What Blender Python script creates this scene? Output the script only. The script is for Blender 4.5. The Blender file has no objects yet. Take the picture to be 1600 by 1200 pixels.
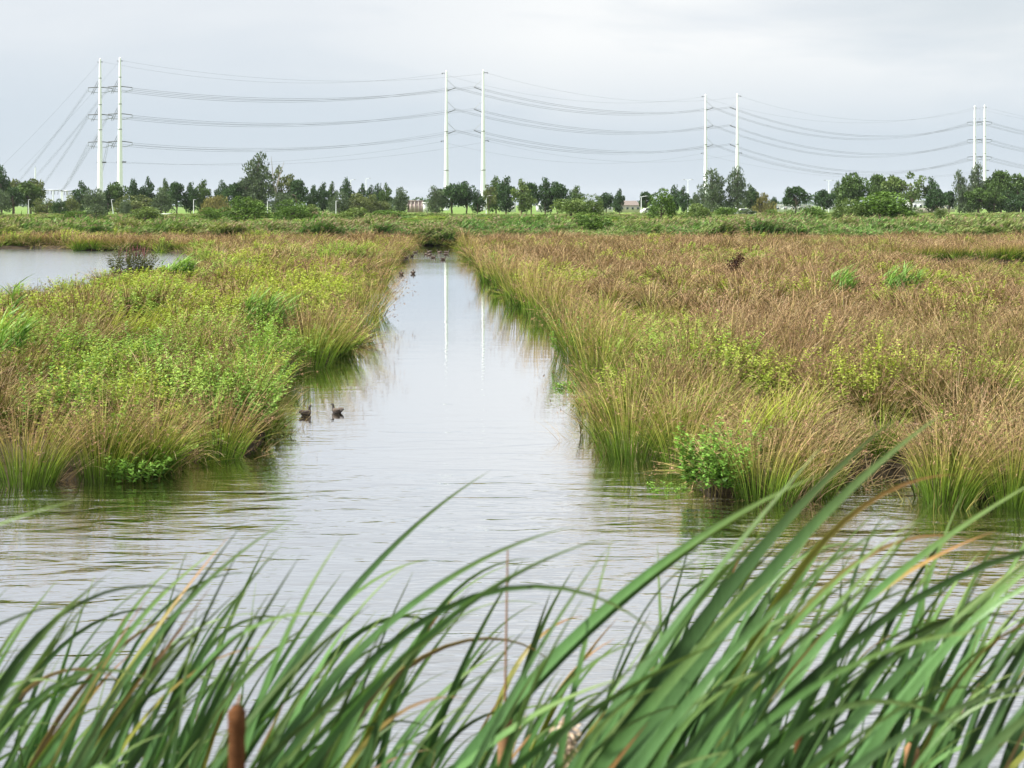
import bpy, math
import numpy as np
from mathutils import Vector

# ------------------------------------------------------------------ camera, sky, sun, exposure
scene = bpy.context.scene
COL = scene.collection
R = math.radians
F, HOR, H = 2222.2, 320.0, 3.5            # focal length in px of the 1600 px photograph, horizon row, eye height

cam_d = bpy.data.cameras.new('camera')
cam = bpy.data.objects.new('camera', cam_d)
COL.objects.link(cam)
cam.location = (0, 0, H)
cam.rotation_euler = (R(90), 0, 0)
cam_d.sensor_width = 36
cam_d.lens = 50
cam_d.shift_y = -280 / 1600
cam_d.clip_start = 0.05
cam_d.clip_end = 20000
cam_d.dof.use_dof = True
cam_d.dof.focus_distance = 32
cam_d.dof.aperture_fstop = 8.5
scene.camera = cam

SUN_EL, SUN_AZ = R(56), R(-104)           # azimuth measured from +Y towards +X: high on the left, a little behind the camera
sd = Vector((math.sin(SUN_AZ) * math.cos(SUN_EL), math.cos(SUN_AZ) * math.cos(SUN_EL), math.sin(SUN_EL)))
sun_d = bpy.data.lights.new('sun', 'SUN')
sun_d.energy = 5.0
sun_d.angle = R(4)
sun_d.color = (1.0, 0.97, 0.92)
sun = bpy.data.objects.new('sun', sun_d)
COL.objects.link(sun)
sun.location = (-40, -40, 60)
sun.rotation_euler = (-sd).to_track_quat('-Z', 'Y').to_euler()

world = bpy.data.worlds.new('World')
scene.world = world
world.use_nodes = True
nt = world.node_tree
nt.nodes.clear()
def N(t, kind, **kw):
    n = t.nodes.new(kind)
    for k, v in kw.items():
        setattr(n, k, v)
    return n
def math_node(t, op, a, b=None, clamp=False):
    n = N(t, 'ShaderNodeMath', operation=op, use_clamp=clamp)
    for i, v in enumerate((a, b)):
        if v is None: continue
        if isinstance(v, (int, float)): n.inputs[i].default_value = v
        else: t.links.new(v, n.inputs[i])
    return n.outputs[0]
def mixc(t, fac, a, b, mode='MIX'):
    n = N(t, 'ShaderNodeMix', data_type='RGBA', blend_type=mode)
    for i, v in ((0, fac), (6, a), (7, b)):
        if isinstance(v, (int, float)): n.inputs[i].default_value = v
        elif isinstance(v, tuple): n.inputs[i].default_value = (*v[:3], 1)
        else: t.links.new(v, n.inputs[i])
    return n.outputs[2]
def ramp(t, fac, stops, interp='LINEAR'):
    n = N(t, 'ShaderNodeValToRGB')
    n.color_ramp.interpolation = interp
    els = n.color_ramp.elements
    while len(els) < len(stops): els.new(0.5)
    for e, (p, c) in zip(els, stops):
        e.position = p
        e.color = (*c, 1) if isinstance(c, tuple) else (c, c, c, 1)
    t.links.new(fac, n.inputs[0])
    return n.outputs[0]
def noise(t, vec, scale, detail=3, rough=0.5, dist=0.0):
    n = N(t, 'ShaderNodeTexNoise')
    n.inputs['Scale'].default_value = scale
    n.inputs['Detail'].default_value = detail
    n.inputs['Roughness'].default_value = rough
    n.inputs['Distortion'].default_value = dist
    if vec is not None: t.links.new(vec, n.inputs['Vector'])
    return n.outputs[0]
def mapping(t, vec, scale=(1, 1, 1), loc=(0, 0, 0), rot=(0, 0, 0)):
    n = N(t, 'ShaderNodeMapping')
    n.inputs['Scale'].default_value = scale
    n.inputs['Location'].default_value = loc
    n.inputs['Rotation'].default_value = rot
    t.links.new(vec, n.inputs['Vector'])
    return n.outputs[0]

sky = N(nt, 'ShaderNodeTexSky', sky_type='NISHITA')
sky.sun_disc = False
sky.sun_elevation = SUN_EL
sky.sun_rotation = SUN_AZ
tc = N(nt, 'ShaderNodeTexCoord').outputs['Generated']
sep = N(nt, 'ShaderNodeSeparateXYZ')
nt.links.new(tc, sep.inputs[0])
# overcast veil: blue-grey near the horizon, whiter higher up, with soft cloud banks
veil = ramp(nt, sep.outputs['Z'], [(0.0, (0.50, 0.575, 0.645)), (0.06, (0.525, 0.595, 0.665)), (0.13, (0.615, 0.66, 0.71)), (0.35, (0.68, 0.71, 0.75)), (1.0, (0.50, 0.56, 0.64))])
cl = noise(nt, mapping(nt, tc, (2.2, 2.2, 9.0), (0.35, 0.1, 0.42), (0, 0, R(17))), 1.5, 5, 0.52, 0.3)
clw = ramp(nt, cl, [(0.36, 0.0), (0.56, 1.0)])
high = ramp(nt, sep.outputs['Z'], [(0.045, 0.0), (0.115, 1.0)])
bank = ramp(nt, math_node(nt, 'ADD', sep.outputs['X'], 0.5), [(0.36, 0.30), (0.53, 1.0)])   # the white bank of cloud lies to the right
clf = math_node(nt, 'MULTIPLY', math_node(nt, 'MULTIPLY', clw, high), bank)
veil2 = mixc(nt, clf, veil, (0.80, 0.812, 0.815))
cg = noise(nt, mapping(nt, tc, (3, 3, 10.0), (4.2, 1.3, 0.2)), 1.6, 4, 0.5, 0.2)
vd = N(nt, 'ShaderNodeVectorMath', operation='DISTANCE'); nt.links.new(mapping(nt, tc, (1, 1, 1.9)), vd.inputs[0]); vd.inputs[1].default_value = (0.315, 0.93, 0.262)
patch = ramp(nt, math_node(nt, 'ADD', vd.outputs['Value'], math_node(nt, 'MULTIPLY', cg, 0.16)), [(0.09, 1.0), (0.24, 0.0)])   # one grey cloud
cgf = math_node(nt, 'MULTIPLY', patch, 0.6)
veil3 = mixc(nt, cgf, veil2, (0.53, 0.585, 0.62))
skyc = mixc(nt, 1.0, sky.outputs[0], (0.08, 0.08, 0.08), 'MULTIPLY')
final = mixc(nt, 0.93, skyc, veil3)
bg = N(nt, 'ShaderNodeBackground')
nt.links.new(final, bg.inputs[0])
bg.inputs[1].default_value = 0.625
wo = N(nt, 'ShaderNodeOutputWorld')
nt.links.new(bg.outputs[0], wo.inputs[0])

scene.view_settings.view_transform = 'Standard'
scene.view_settings.look = 'None'
scene.view_settings.gamma = 1
scene.view_settings.exposure = 1.0
scene.render.engine = 'CYCLES'
scene.cycles.max_bounces = 5
scene.cycles.diffuse_bounces = 1
scene.cycles.glossy_bounces = 2
scene.cycles.transmission_bounces = 2
scene.cycles.transparent_max_bounces = 4
scene.cycles.use_denoising = True
scene.cycles.sample_clamp_indirect = 4

# ------------------------------------------------------------------ helpers
rng = np.random.default_rng(11)
U = lambda a, b, n=None: rng.uniform(a, b, n)
def P(px, py, D):
    return np.array([(px - 800) / F * D, D, H - (py - HOR) / F * D])
def W(px, py):                              # the point of the water surface seen at a pixel of the photograph
    D = H * F / (py - HOR)
    return ((px - 800) / F * D, D)

def make_mesh(name, V, Fc, attrs=None, smooth=False):
    V = np.asarray(V, dtype=np.float32).reshape(-1, 3)
    Fc = np.asarray(Fc, dtype=np.int32)
    k = Fc.shape[1]
    me = bpy.data.meshes.new(name)
    me.vertices.add(len(V)); me.vertices.foreach_set('co', V.ravel())
    me.loops.add(Fc.size); me.loops.foreach_set('vertex_index', Fc.ravel())
    me.polygons.add(len(Fc))
    me.polygons.foreach_set('loop_start', np.arange(0, Fc.size, k, dtype=np.int32))
    me.polygons.foreach_set('loop_total', np.full(len(Fc), k, dtype=np.int32))
    if smooth: me.polygons.foreach_set('use_smooth', np.ones(len(Fc), dtype=bool))
    for an, av in (attrs or {}).items():
        a = me.attributes.new(an, 'FLOAT', 'POINT')
        a.data.foreach_set('value', np.asarray(av, dtype=np.float32))
    me.update(calc_edges=True)
    return me
def link(name, data, mat=None, parent=None, loc=None, **props):
    o = bpy.data.objects.new(name, data)
    COL.objects.link(o)
    if mat is not None and data is not None and len(data.materials) == 0: data.materials.append(mat)
    if parent is not None: o.parent = parent
    if loc is not None: o.location = loc
    for k, v in props.items():
        if v is not None: o[k] = v
    return o
def thing(name, loc, label, cat, group=None, rz=0.0, scale=None):
    o = link(name, None, None, None, tuple(float(v) for v in loc), label=label, category=cat, group=group)
    o.rotation_euler = (0, 0, rz)
    o.empty_display_size = 0.2
    if scale is not None: o.scale = scale
    return o
class MB:                                   # collects vertices and quads of one mesh
    def __init__(s): s.v = []; s.f = []; s.n = 0; s.a = {}
    def add(s, V, Fc, **attrs):
        V = np.asarray(V, float).reshape(-1, 3); Fc = np.asarray(Fc, int)
        s.v.append(V); s.f.append(Fc + s.n); s.n += len(V)
        for k, v in attrs.items():
            s.a.setdefault(k, []).append(np.broadcast_to(np.asarray(v, float), (len(V),)))
        return s
    def box(s, c, size, **attrs):
        x, y, z = np.asarray(size, float) / 2
        V = np.array([[-x, -y, -z], [x, -y, -z], [x, y, -z], [-x, y, -z], [-x, -y, z], [x, -y, z], [x, y, z], [-x, y, z]]) + np.asarray(c, float)
        return s.add(V, [[0, 3, 2, 1], [4, 5, 6, 7], [0, 1, 5, 4], [1, 2, 6, 5], [2, 3, 7, 6], [3, 0, 4, 7]], **attrs)
    def tube(s, pts, rad, k=6, **attrs):
        pts = np.asarray(pts, float); n = len(pts)
        rad = np.broadcast_to(np.asarray(rad, float), (n,))
        tan = np.gradient(pts, axis=0); tan /= np.linalg.norm(tan, axis=1)[:, None] + 1e-9
        ref = np.array([0, 0, 1.0]) if abs(tan[0][2]) < 0.9 else np.array([0, 1.0, 0])
        sx = np.cross(tan, ref); sx /= np.linalg.norm(sx, axis=1)[:, None] + 1e-9
        sy = np.cross(tan, sx)
        a = np.linspace(0, 2 * np.pi, k, endpoint=False)
        V = pts[:, None] + rad[:, None, None] * (np.cos(a)[None, :, None] * sx[:, None] + np.sin(a)[None, :, None] * sy[:, None])
        i = np.arange(n - 1)[:, None] * k; j = np.arange(k)[None]; j2 = (j + 1) % k
        Fc = np.stack([i + j, i + j2, i + k + j2, i + k + j], -1).reshape(-1, 4)
        at = {kk: (np.repeat(vv, k) if np.ndim(vv) == 1 else vv) for kk, vv in attrs.items()}
        s.add(V, Fc, **at)
        m = s.n                             # end caps as degenerate-free quads fanned from the ring centre
        for ring, p in ((0, pts[0]), (n - 1, pts[-1])):
            base = m - n * k + ring * k if ring == 0 or True else 0
        return s
    def mesh(s, name, smooth=False):
        return make_mesh(name, np.concatenate(s.v), np.concatenate(s.f), {k: np.concatenate(v) for k, v in s.a.items()}, smooth)
    def build(s, name, mat, parent=None, smooth=False, **props):
        return link(name, s.mesh(name, smooth), mat, parent, **props)

def ribbons(base, L, az, lean, bend, width, seg=4, yaw=None, power=1.5, tipw=0.12):
    n = len(L)
    sg = np.linspace(0, 1, seg + 1)
    mid = (sg[1:] + sg[:-1]) / 2
    th = lean[:, None] + bend[:, None] * mid[None] ** power
    d = np.stack([np.sin(th) * np.cos(az)[:, None], np.sin(th) * np.sin(az)[:, None], np.cos(th)], -1) * (L[:, None, None] / seg)
    p = np.concatenate([np.zeros((n, 1, 3)), np.cumsum(d, 1)], 1) + base[:, None]
    if yaw is None: yaw = rng.uniform(0, np.pi, n)
    side = np.stack([np.cos(yaw), np.sin(yaw), np.zeros(n)], -1)
    w = width[:, None] * np.maximum(1 - sg[None] ** 2.5, tipw) / 2
    V = np.stack([p - side[:, None] * w[..., None], p + side[:, None] * w[..., None]], 2).reshape(-1, 3)
    i = np.arange(n)[:, None] * (seg + 1) * 2 + np.arange(seg)[None] * 2
    Fc = np.stack([i, i + 1, i + 3, i + 2], -1).reshape(-1, 4)
    t = np.broadcast_to(sg[None, :, None], (n, seg + 1, 2)).reshape(-1)
    return V, Fc, t, p
def rhombs(pos, d, length, width, up=None, fold=0.0):
    n = len(pos)
    d = d / (np.linalg.norm(d, axis=1)[:, None] + 1e-9)
    if up is None: up = rng.normal(size=(n, 3))
    s = np.cross(d, up); s /= np.linalg.norm(s, axis=1)[:, None] + 1e-9
    nn = np.cross(s, d)
    l = np.broadcast_to(length, (n,))[:, None]; w = np.broadcast_to(width, (n,))[:, None]
    a = pos; b = pos + d * l * 0.45 + s * w / 2 + nn * fold * w; c = pos + d * l; e = pos + d * l * 0.45 - s * w / 2 + nn * fold * w
    V = np.stack([a, b, c, e], 1).reshape(-1, 3)
    return V, np.arange(4 * n).reshape(-1, 4)
def vnoise(x, y, seed=0):
    x = np.asarray(x, float); y = np.asarray(y, float)
    xi = np.floor(x).astype(int); yi = np.floor(y).astype(int)
    fx = x - xi; fy = y - yi
    fx = fx * fx * (3 - 2 * fx); fy = fy * fy * (3 - 2 * fy)
    def hsh(a, b):
        h = (a * 374761393 + b * 668265263 + seed * 982451653) & 0xffffffff
        h = ((h ^ (h >> 13)) * 1274126177) & 0xffffffff
        return ((h ^ (h >> 16)) & 0xffff) / 65535.0
    return (hsh(xi, yi) * (1 - fx) + hsh(xi + 1, yi) * fx) * (1 - fy) + (hsh(xi, yi + 1) * (1 - fx) + hsh(xi + 1, yi + 1) * fx) * fy
def fnoise(x, y, seed=0):
    return (vnoise(x, y, seed) + 0.5 * vnoise(x * 2.1, y * 2.1, seed + 1) + 0.25 * vnoise(x * 4.3, y * 4.3, seed + 2)) / 1.75

# ------------------------------------------------------------------ materials
def new_mat(name):
    m = bpy.data.materials.new(name)
    m.use_nodes = True
    m.node_tree.nodes.clear()
    return m, m.node_tree
def attr(t, name, kind='GEOMETRY'):
    return N(t, 'ShaderNodeAttribute', attribute_type=kind, attribute_name=name).outputs['Fac']
def foliage(name, stops, alt=None, trans=0.25, gloss=0.012, rough=0.45, var=0.45, inst=False, tr_tint=(1.1, 1.15, 0.6)):
    """colour along the blade (attribute t), mixed with an alternative by the instance's tint, varied blade by blade (attribute r)"""
    m, t = new_mat(name)
    col = ramp(t, attr(t, 't'), stops)
    if alt is not None:
        src = attr(t, 'tint', 'INSTANCER') if inst else attr(t, 'r')
        col = mixc(t, src, col, ramp(t, attr(t, 't'), alt))
    v = math_node(t, 'MULTIPLY_ADD', attr(t, 'r'), var * 2)
    t.nodes[-1].inputs[2].default_value = 1 - var
    vm = N(t, 'ShaderNodeVectorMath', operation='SCALE')
    t.links.new(col, vm.inputs[0]); t.links.new(v, vm.inputs['Scale'])
    c = vm.outputs[0]
    d = N(t, 'ShaderNodeBsdfDiffuse'); t.links.new(c, d.inputs[0])
    tr = N(t, 'ShaderNodeBsdfTranslucent')
    t.links.new(mixc(t, 1.0, c, tr_tint, 'MULTIPLY'), tr.inputs[0])
    mx = N(t, 'ShaderNodeMixShader'); mx.inputs[0].default_value = trans
    t.links.new(d.outputs[0], mx.inputs[1]); t.links.new(tr.outputs[0], mx.inputs[2])
    g = N(t, 'ShaderNodeBsdfGlossy'); g.inputs['Roughness'].default_value = rough
    mg = N(t, 'ShaderNodeMixShader'); mg.inputs[0].default_value = gloss
    t.links.new(mx.outputs[0], mg.inputs[1]); t.links.new(g.outputs[0], mg.inputs[2])
    o = N(t, 'ShaderNodeOutputMaterial'); t.links.new(mg.outputs[0], o.inputs[0])
    return m
def paint(name, col, rough=0.6, metal=0.0, nscale=3.0, namt=0.15, spec=0.4):
    m, t = new_mat(name)
    b = N(t, 'ShaderNodeBsdfPrincipled')
    obj = N(t, 'ShaderNodeTexCoord').outputs['Object']
    nz = noise(t, obj, nscale, 4)
    c = mixc(t, nz, tuple(v * (1 - namt) for v in col), tuple(min(1, v * (1 + namt)) for v in col))
    t.links.new(c, b.inputs['Base Color'])
    b.inputs['Roughness'].default_value = rough
    b.inputs['Metallic'].default_value = metal
    b.inputs['Specular IOR Level'].default_value = spec
    o = N(t, 'ShaderNodeOutputMaterial'); t.links.new(b.outputs[0], o.inputs[0])
    return m

M = {}
M['rush'] = foliage('rush', [(0.0, (0.05, 0.085, 0.012)), (0.35, (0.12, 0.15, 0.025)), (0.62, (0.215, 0.155, 0.06)), (1.0, (0.36, 0.235, 0.14))],
                    [(0.0, (0.045, 0.09, 0.012)), (0.4, (0.11, 0.17, 0.022)), (0.7, (0.21, 0.21, 0.05)), (1.0, (0.36, 0.28, 0.12))], inst=True, var=0.85, trans=.10)
M['rush_head'] = foliage('rush_head', [(0.0, (0.12, 0.07, 0.038)), (1.0, (0.33, 0.205, 0.115))], var=0.6, trans=0.12)
M['green_rush'] = foliage('green_rush', [(0.0, (0.05, 0.11, 0.010)), (0.45, (0.12, 0.20, 0.018)), (0.8, (0.26, 0.27, 0.05)), (1.0, (0.38, 0.28, 0.13))], var=0.6, trans=.2)
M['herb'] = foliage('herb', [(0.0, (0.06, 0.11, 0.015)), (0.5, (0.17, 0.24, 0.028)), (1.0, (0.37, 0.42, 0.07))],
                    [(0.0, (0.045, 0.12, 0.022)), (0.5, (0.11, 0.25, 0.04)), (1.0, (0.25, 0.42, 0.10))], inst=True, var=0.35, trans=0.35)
M['herb_stem'] = foliage('herb_stem', [(0.0, (0.10, 0.08, 0.03)), (1.0, (0.22, 0.23, 0.06))], var=0.4)
M['grass'] = foliage('grass', [(0.0, (0.08, 0.16, 0.025)), (0.5, (0.21, 0.32, 0.055)), (1.0, (0.40, 0.44, 0.14))], var=0.4, trans=0.35)
M['reed'] = foliage('reed', [(0.0, (0.03, 0.08, 0.018)), (0.5, (0.085, 0.185, 0.042)), (1.0, (0.18, 0.30, 0.085))],
                    [(0.0, (0.04, 0.08, 0.015)), (0.5, (0.14, 0.20, 0.042)), (1.0, (0.30, 0.31, 0.12))], inst=True, var=0.6, trans=0.22)
M['plume'] = foliage('plume', [(0.0, (0.25, 0.17, 0.12)), (1.0, (0.42, 0.31, 0.22))], var=0.4)
M['dead'] = foliage('dead_stem', [(0.0, (0.22, 0.15, 0.08)), (0.6, (0.45, 0.34, 0.18)), (1.0, (0.55, 0.43, 0.26))], var=0.4, trans=0.2)
M['dark_leaf'] = foliage('dark_herb', [(0.0, (0.03, 0.045, 0.015)), (1.0, (0.10, 0.11, 0.04))], var=0.5, trans=0.2)
M['dock'] = foliage('dock_seed', [(0.0, (0.04, 0.02, 0.012)), (1.0, (0.085, 0.045, 0.03))], var=0.4, trans=0.1)
M['flower'] = foliage('loosestrife_flower', [(0.0, (0.13, 0.06, 0.05)), (1.0, (0.30, 0.12, 0.16))], var=0.5)
M['bright_leaf'] = foliage('bright_leaf', [(0.0, (0.05, 0.13, 0.02)), (1.0, (0.20, 0.35, 0.065))], var=0.55, trans=0.35)
TREE_COL = {
    'dark': [(0.0, (0.030, 0.065, 0.026)), (1.0, (0.085, 0.155, 0.055))],
    'green': [(0.0, (0.045, 0.085, 0.022)), (1.0, (0.140, 0.225, 0.060))],
    'grey': [(0.0, (0.060, 0.095, 0.052)), (1.0, (0.175, 0.230, 0.125))],
    'olive': [(0.0, (0.070, 0.100, 0.034)), (1.0, (0.240, 0.275, 0.100))],
    'gold': [(0.0, (0.115, 0.115, 0.040)), (1.0, (0.36, 0.32, 0.11))],
    'bush': [(0.0, (0.045, 0.095, 0.022)), (1.0, (0.175, 0.285, 0.060))],
    'pale': [(0.0, (0.060, 0.110, 0.035)), (1.0, (0.24, 0.32, 0.095))],
}
for k, v in TREE_COL.items():
    v = [(p_, tuple(q_ * .84 for q_ in c_)) for p_, c_ in v]
    M['leaf_' + k] = foliage('tree_leaf_' + k, v, var=0.3, trans=0.2, gloss=0.012)
M['bark'] = paint('bark', (0.13, 0.10, 0.075), 0.9, nscale=12, namt=0.35)
M['dead_wood'] = paint('dead_wood', (0.36, 0.32, 0.27), 0.9, nscale=10, namt=0.3)
M['pole_white'] = paint('pole_white', (0.88, 0.885, 0.91), 0.5, nscale=0.2, namt=0.04)
M['steel'] = paint('galvanised_steel', (0.30, 0.31, 0.32), 0.5, 0.4, nscale=2, namt=0.2)
M['dark_steel'] = paint('dark_steel', (0.10, 0.105, 0.11), 0.55, 0.2, nscale=2, namt=0.2)
M['cable'] = paint('cable', (0.12, 0.125, 0.13), 0.6, 0.2, nscale=0.5, namt=0.2)
M['white'] = paint('white_sheet', (0.80, 0.80, 0.79), 0.5, nscale=1, namt=0.08)
M['cream'] = paint('cream_wall', (0.62, 0.56, 0.48), 0.8, nscale=2, namt=0.1)
M['mauve'] = paint('mauve_panel', (0.36, 0.27, 0.27), 0.7, nscale=2, namt=0.12)
M['roof'] = paint('roof_tile', (0.17, 0.14, 0.12), 0.8, nscale=4, namt=0.25)
M['glass'] = paint('window_glass', (0.05, 0.06, 0.07), 0.1, spec=0.8)
M['wood'] = paint('weathered_wood', (0.30, 0.27, 0.23), 0.85, nscale=5, namt=0.3)
M['tyre'] = paint('tyre', (0.03, 0.03, 0.03), 0.8)
M['spike'] = paint('cattail_spike', (0.115, 0.050, 0.020), 0.95, nscale=160, namt=0.6, spec=0.1)
M['spike_tan'] = paint('cattail_spike_tan', (0.30, 0.17, 0.085), 0.95, nscale=120, namt=0.4, spec=0.1)
M['fluff'] = paint('cattail_fluff', (0.62, 0.47, 0.33), 0.95, nscale=60, namt=0.3, spec=0.1)

def water_mat():
    m, t = new_mat('water')
    obj = N(t, 'ShaderNodeTexCoord').outputs['Object']
    s = N(t, 'ShaderNodeSeparateXYZ'); t.links.new(obj, s.inputs[0])
    # wind reaches the open basin near the bank; the water between the islands is sheltered
    w1 = noise(t, mapping(t, obj, (0.8, 2.1, 1), rot=(0, 0, R(-30))), 1.15, 2, 0.45, 0.7)
    w2 = noise(t, mapping(t, obj, (2.0, 7.0, 1), rot=(0, 0, R(10))), 1.8, 2, 0.5, 0.4)
    w3 = noise(t, mapping(t, obj, (0.35, 1.2, 1), rot=(0, 0, R(14))), 1.0, 2, 0.5)
    mask = noise(t, mapping(t, obj, (0.10, 0.22, 1)), 1.0, 2, 0.5)
    near = ramp(t, math_node(t, 'DIVIDE', s.outputs['Y'], 100.0), [(0.0, 1.0), (0.15, 1.0), (0.20, 0.34), (0.28, 0.10), (0.6, 0.07), (0.8, 0.16), (1.0, 0.3)])
    hsum = math_node(t, 'ADD', math_node(t, 'MULTIPLY', w1, 0.6), math_node(t, 'ADD', math_node(t, 'MULTIPLY', w2, 0.13), math_node(t, 'MULTIPLY', w3, 0.5)))
    amp = math_node(t, 'MULTIPLY', near, ramp(t, mask, [(0.3, 0.55), (0.65, 1.15)]))
    pondw = math_node(t, 'MULTIPLY', math_node(t, 'GREATER_THAN', s.outputs['Y'], 44.0), math_node(t, 'LESS_THAN', s.outputs['X'], -14.0))
    amp = math_node(t, 'ADD', amp, math_node(t, 'MULTIPLY', pondw, 0.3))
    hh = math_node(t, 'MULTIPLY', hsum, amp)
    bp = N(t, 'ShaderNodeBump')
    bp.inputs['Strength'].default_value = 1.0
    bp.inputs['Distance'].default_value = 0.06
    t.links.new(hh, bp.inputs['Height'])
    d = N(t, 'ShaderNodeBsdfDiffuse'); d.inputs[0].default_value = (0.024, 0.022, 0.008, 1)
    g = N(t, 'ShaderNodeBsdfGlossy'); g.inputs['Roughness'].default_value = 0.025; g.inputs[0].default_value = (0.97, 0.98, 1.0, 1)
    lw_ = N(t, 'ShaderNodeLayerWeight'); lw_.inputs['Blend'].default_value = 0.5
    t.links.new(math_node(t, 'MULTIPLY_ADD', pondw, 0.13), g.inputs['Roughness']); g.inputs['Roughness'].links[0].from_node.inputs[2].default_value = 0.025
    for q in (g, lw_): t.links.new(bp.outputs[0], q.inputs['Normal'])
    fac = ramp(t, lw_.outputs['Facing'], [(0.0, 0.10), (0.45, 0.36), (0.65, 0.68), (0.85, 0.90), (1.0, 0.98)])
    mx = N(t, 'ShaderNodeMixShader'); t.links.new(fac, mx.inputs[0]); t.links.new(d.outputs[0], mx.inputs[1]); t.links.new(g.outputs[0], mx.inputs[2])
    o = N(t, 'ShaderNodeOutputMaterial'); t.links.new(mx.outputs[0], o.inputs[0])
    return m
M['water'] = water_mat()
def ground_mat():
    m, t = new_mat('ground')
    b = N(t, 'ShaderNodeBsdfPrincipled')
    obj = N(t, 'ShaderNodeTexCoord').outputs['Object']
    s = N(t, 'ShaderNodeSeparateXYZ'); t.links.new(obj, s.inputs[0])
    n1 = noise(t, obj, 1.3, 5, 0.6)
    mud = ramp(t, n1, [(0.3, (0.022, 0.016, 0.009)), (0.7, (0.060, 0.045, 0.024))])
    n2 = noise(t, mapping(t, obj, (0.05, 0.02, 1)), 1.0, 5, 0.6)
    n3 = noise(t, obj, 0.9, 4, 0.7)
    gr = ramp(t, n2, [(0.3, (0.10, 0.19, 0.035)), (0.5, (0.16, 0.26, 0.045)), (0.7, (0.23, 0.25, 0.08))])
    gr = mixc(t, n3, gr, (0.09, 0.15, 0.03))
    far = ramp(t, math_node(t, 'DIVIDE', s.outputs['Y'], 400.0), [(0.30, 0.0), (0.36, 1.0)])
    t.links.new(mixc(t, far, mud, gr), b.inputs['Base Color'])
    b.inputs['Roughness'].default_value = 0.95
    b.inputs['Specular IOR Level'].default_value = 0.2
    bp = N(t, 'ShaderNodeBump'); bp.inputs['Strength'].default_value = 0.6; bp.inputs['Distance'].default_value = 0.05
    t.links.new(n3, bp.inputs['Height']); t.links.new(bp.outputs[0], b.inputs['Normal'])
    o = N(t, 'ShaderNodeOutputMaterial'); t.links.new(b.outputs[0], o.inputs[0])
    return m
M['ground'] = ground_mat()

# ------------------------------------------------------------------ terrain and water
LEFT = [(-500, 757), (0, 756), (110, 752), (265, 744), (300, 718), (395, 706), (440, 688), (425, 655), (462, 606), (535, 553), (556, 534), (586, 505), (588, 470), (600, 432), (617, 410), (636, 392), (641, 384.5)]
RIGHT = [(719, 384.5), (723, 392), (742, 412), (763, 440), (768, 457), (800, 478), (842, 484), (850, 502), (880, 530), (880, 562), (888, 592), (905, 614), (918, 655), (932, 692), (1000, 714), (1058, 727), (1072, 765), (1120, 777), (1290, 782), (1328, 742), (1428, 744), (1446, 785), (1525, 788), (1560, 774), (1600, 792), (2100, 800)]
lw = [W(*p) for p in LEFT]
rw = [W(*p) for p in RIGHT]
basin = np.array(lw + rw + [(18, 3.75), (-18, 3.75)])
pond = np.array([(-95, 50), (-17.6, 45.5), (-16.6, 49), (-16.8, 54), (-16.8, 60), (-16.0, 66), (-16.4, 74), (-23.0, 101), (-26, 102.5), (-26.2, 106.5), (-33.4, 107.5), (-33.8, 112.5), (-100, 115)])
channel = np.array([(19.5, 85), (22.5, 72), (26, 62), (31, 56), (70, 51), (70, 88), (30, 86.5)])
POLYS = [basin, pond, channel]
def poly_sd(poly, x, y):                    # negative inside
    d = np.full(x.shape, 1e9); inside = np.zeros(x.shape, bool)
    a = poly; b = np.roll(poly, -1, 0)
    for (ax, ay), (bx, by) in zip(a, b):
        ex, ey = bx - ax, by - ay
        tt = np.clip(((x - ax) * ex + (y - ay) * ey) / (ex * ex + ey * ey + 1e-12), 0, 1)
        d = np.minimum(d, np.hypot(x - ax - tt * ex, y - ay - tt * ey))
        if ay != by:
            c = ((ay > y) != (by > y)) & (x < (bx - ax) * (y - ay) / (by - ay) + ax)
            inside ^= c
    return np.where(inside, -d, d)
def land(x, y):
    x = np.asarray(x, float); y = np.asarray(y, float)
    s = np.full(x.shape, 1e9)
    for p in POLYS: s = np.minimum(s, poly_sd(p, x, y))
    return s + (fnoise(x * 1.7, y * 1.7, 5) - 0.5) * 0.22 + ((vnoise(x * .25 + 3, y * .15, 15) - .78) * 1.5 + (vnoise(x * .6 + 3, y * .33, 16) - .5) * .7) * sstep(24, 32, y) * sstep(120, 90, y)
def sstep(a, b, v):
    t = np.clip((v - a) / (b - a), 0, 1)
    return t * t * (3 - 2 * t)
def ground_z(x, y):
    x = np.asarray(x, float); y = np.asarray(y, float)
    s = land(x, y)
    z = -0.55 + 0.78 * sstep(-0.25, 0.45, s) + 0.10 * (fnoise(x * 0.8, y * 0.8, 9) - 0.5) * (s > 0)
    z = z + 0.35 * sstep(122, 150, y) + 0.55 * sstep(170, 240, y)
    z = z + np.where(y < 3.8, 1.35 * sstep(3.8, 2.7, y) + .3 * sstep(2.7, .5, y), 0)
    return z
rows = np.concatenate([np.linspace(-6, 8, 30), np.geomspace(8.2, 6000, 330)])
uu = np.concatenate([np.linspace(-2.2, -0.56, 26), np.linspace(-0.54, 0.54, 300), np.linspace(0.56, 2.2, 26)])
GX = uu[None] * np.maximum(rows, 14)[:, None]
GY = np.broadcast_to(rows[:, None], GX.shape)
GZ = ground_z(GX, GY)
nr, nc = GX.shape
gi = np.arange(nr - 1)[:, None] * nc + np.arange(nc - 1)[None]
gf = np.stack([gi, gi + 1, gi + nc + 1, gi + nc], -1).reshape(-1, 4)
link('ground', make_mesh('ground', np.stack([GX, GY, GZ], -1), gf, smooth=True), M['ground'], kind='structure', label='low grassy wetland ground with dark muddy island banks')
link('water', make_mesh('water', [(-160, 1.5, 0), (160, 1.5, 0), (160, 128, 0), (-160, 128, 0)], [[0, 1, 2, 3]]), M['water'], kind='structure', label='grey rippled water of the channel, basin and ponds')
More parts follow.
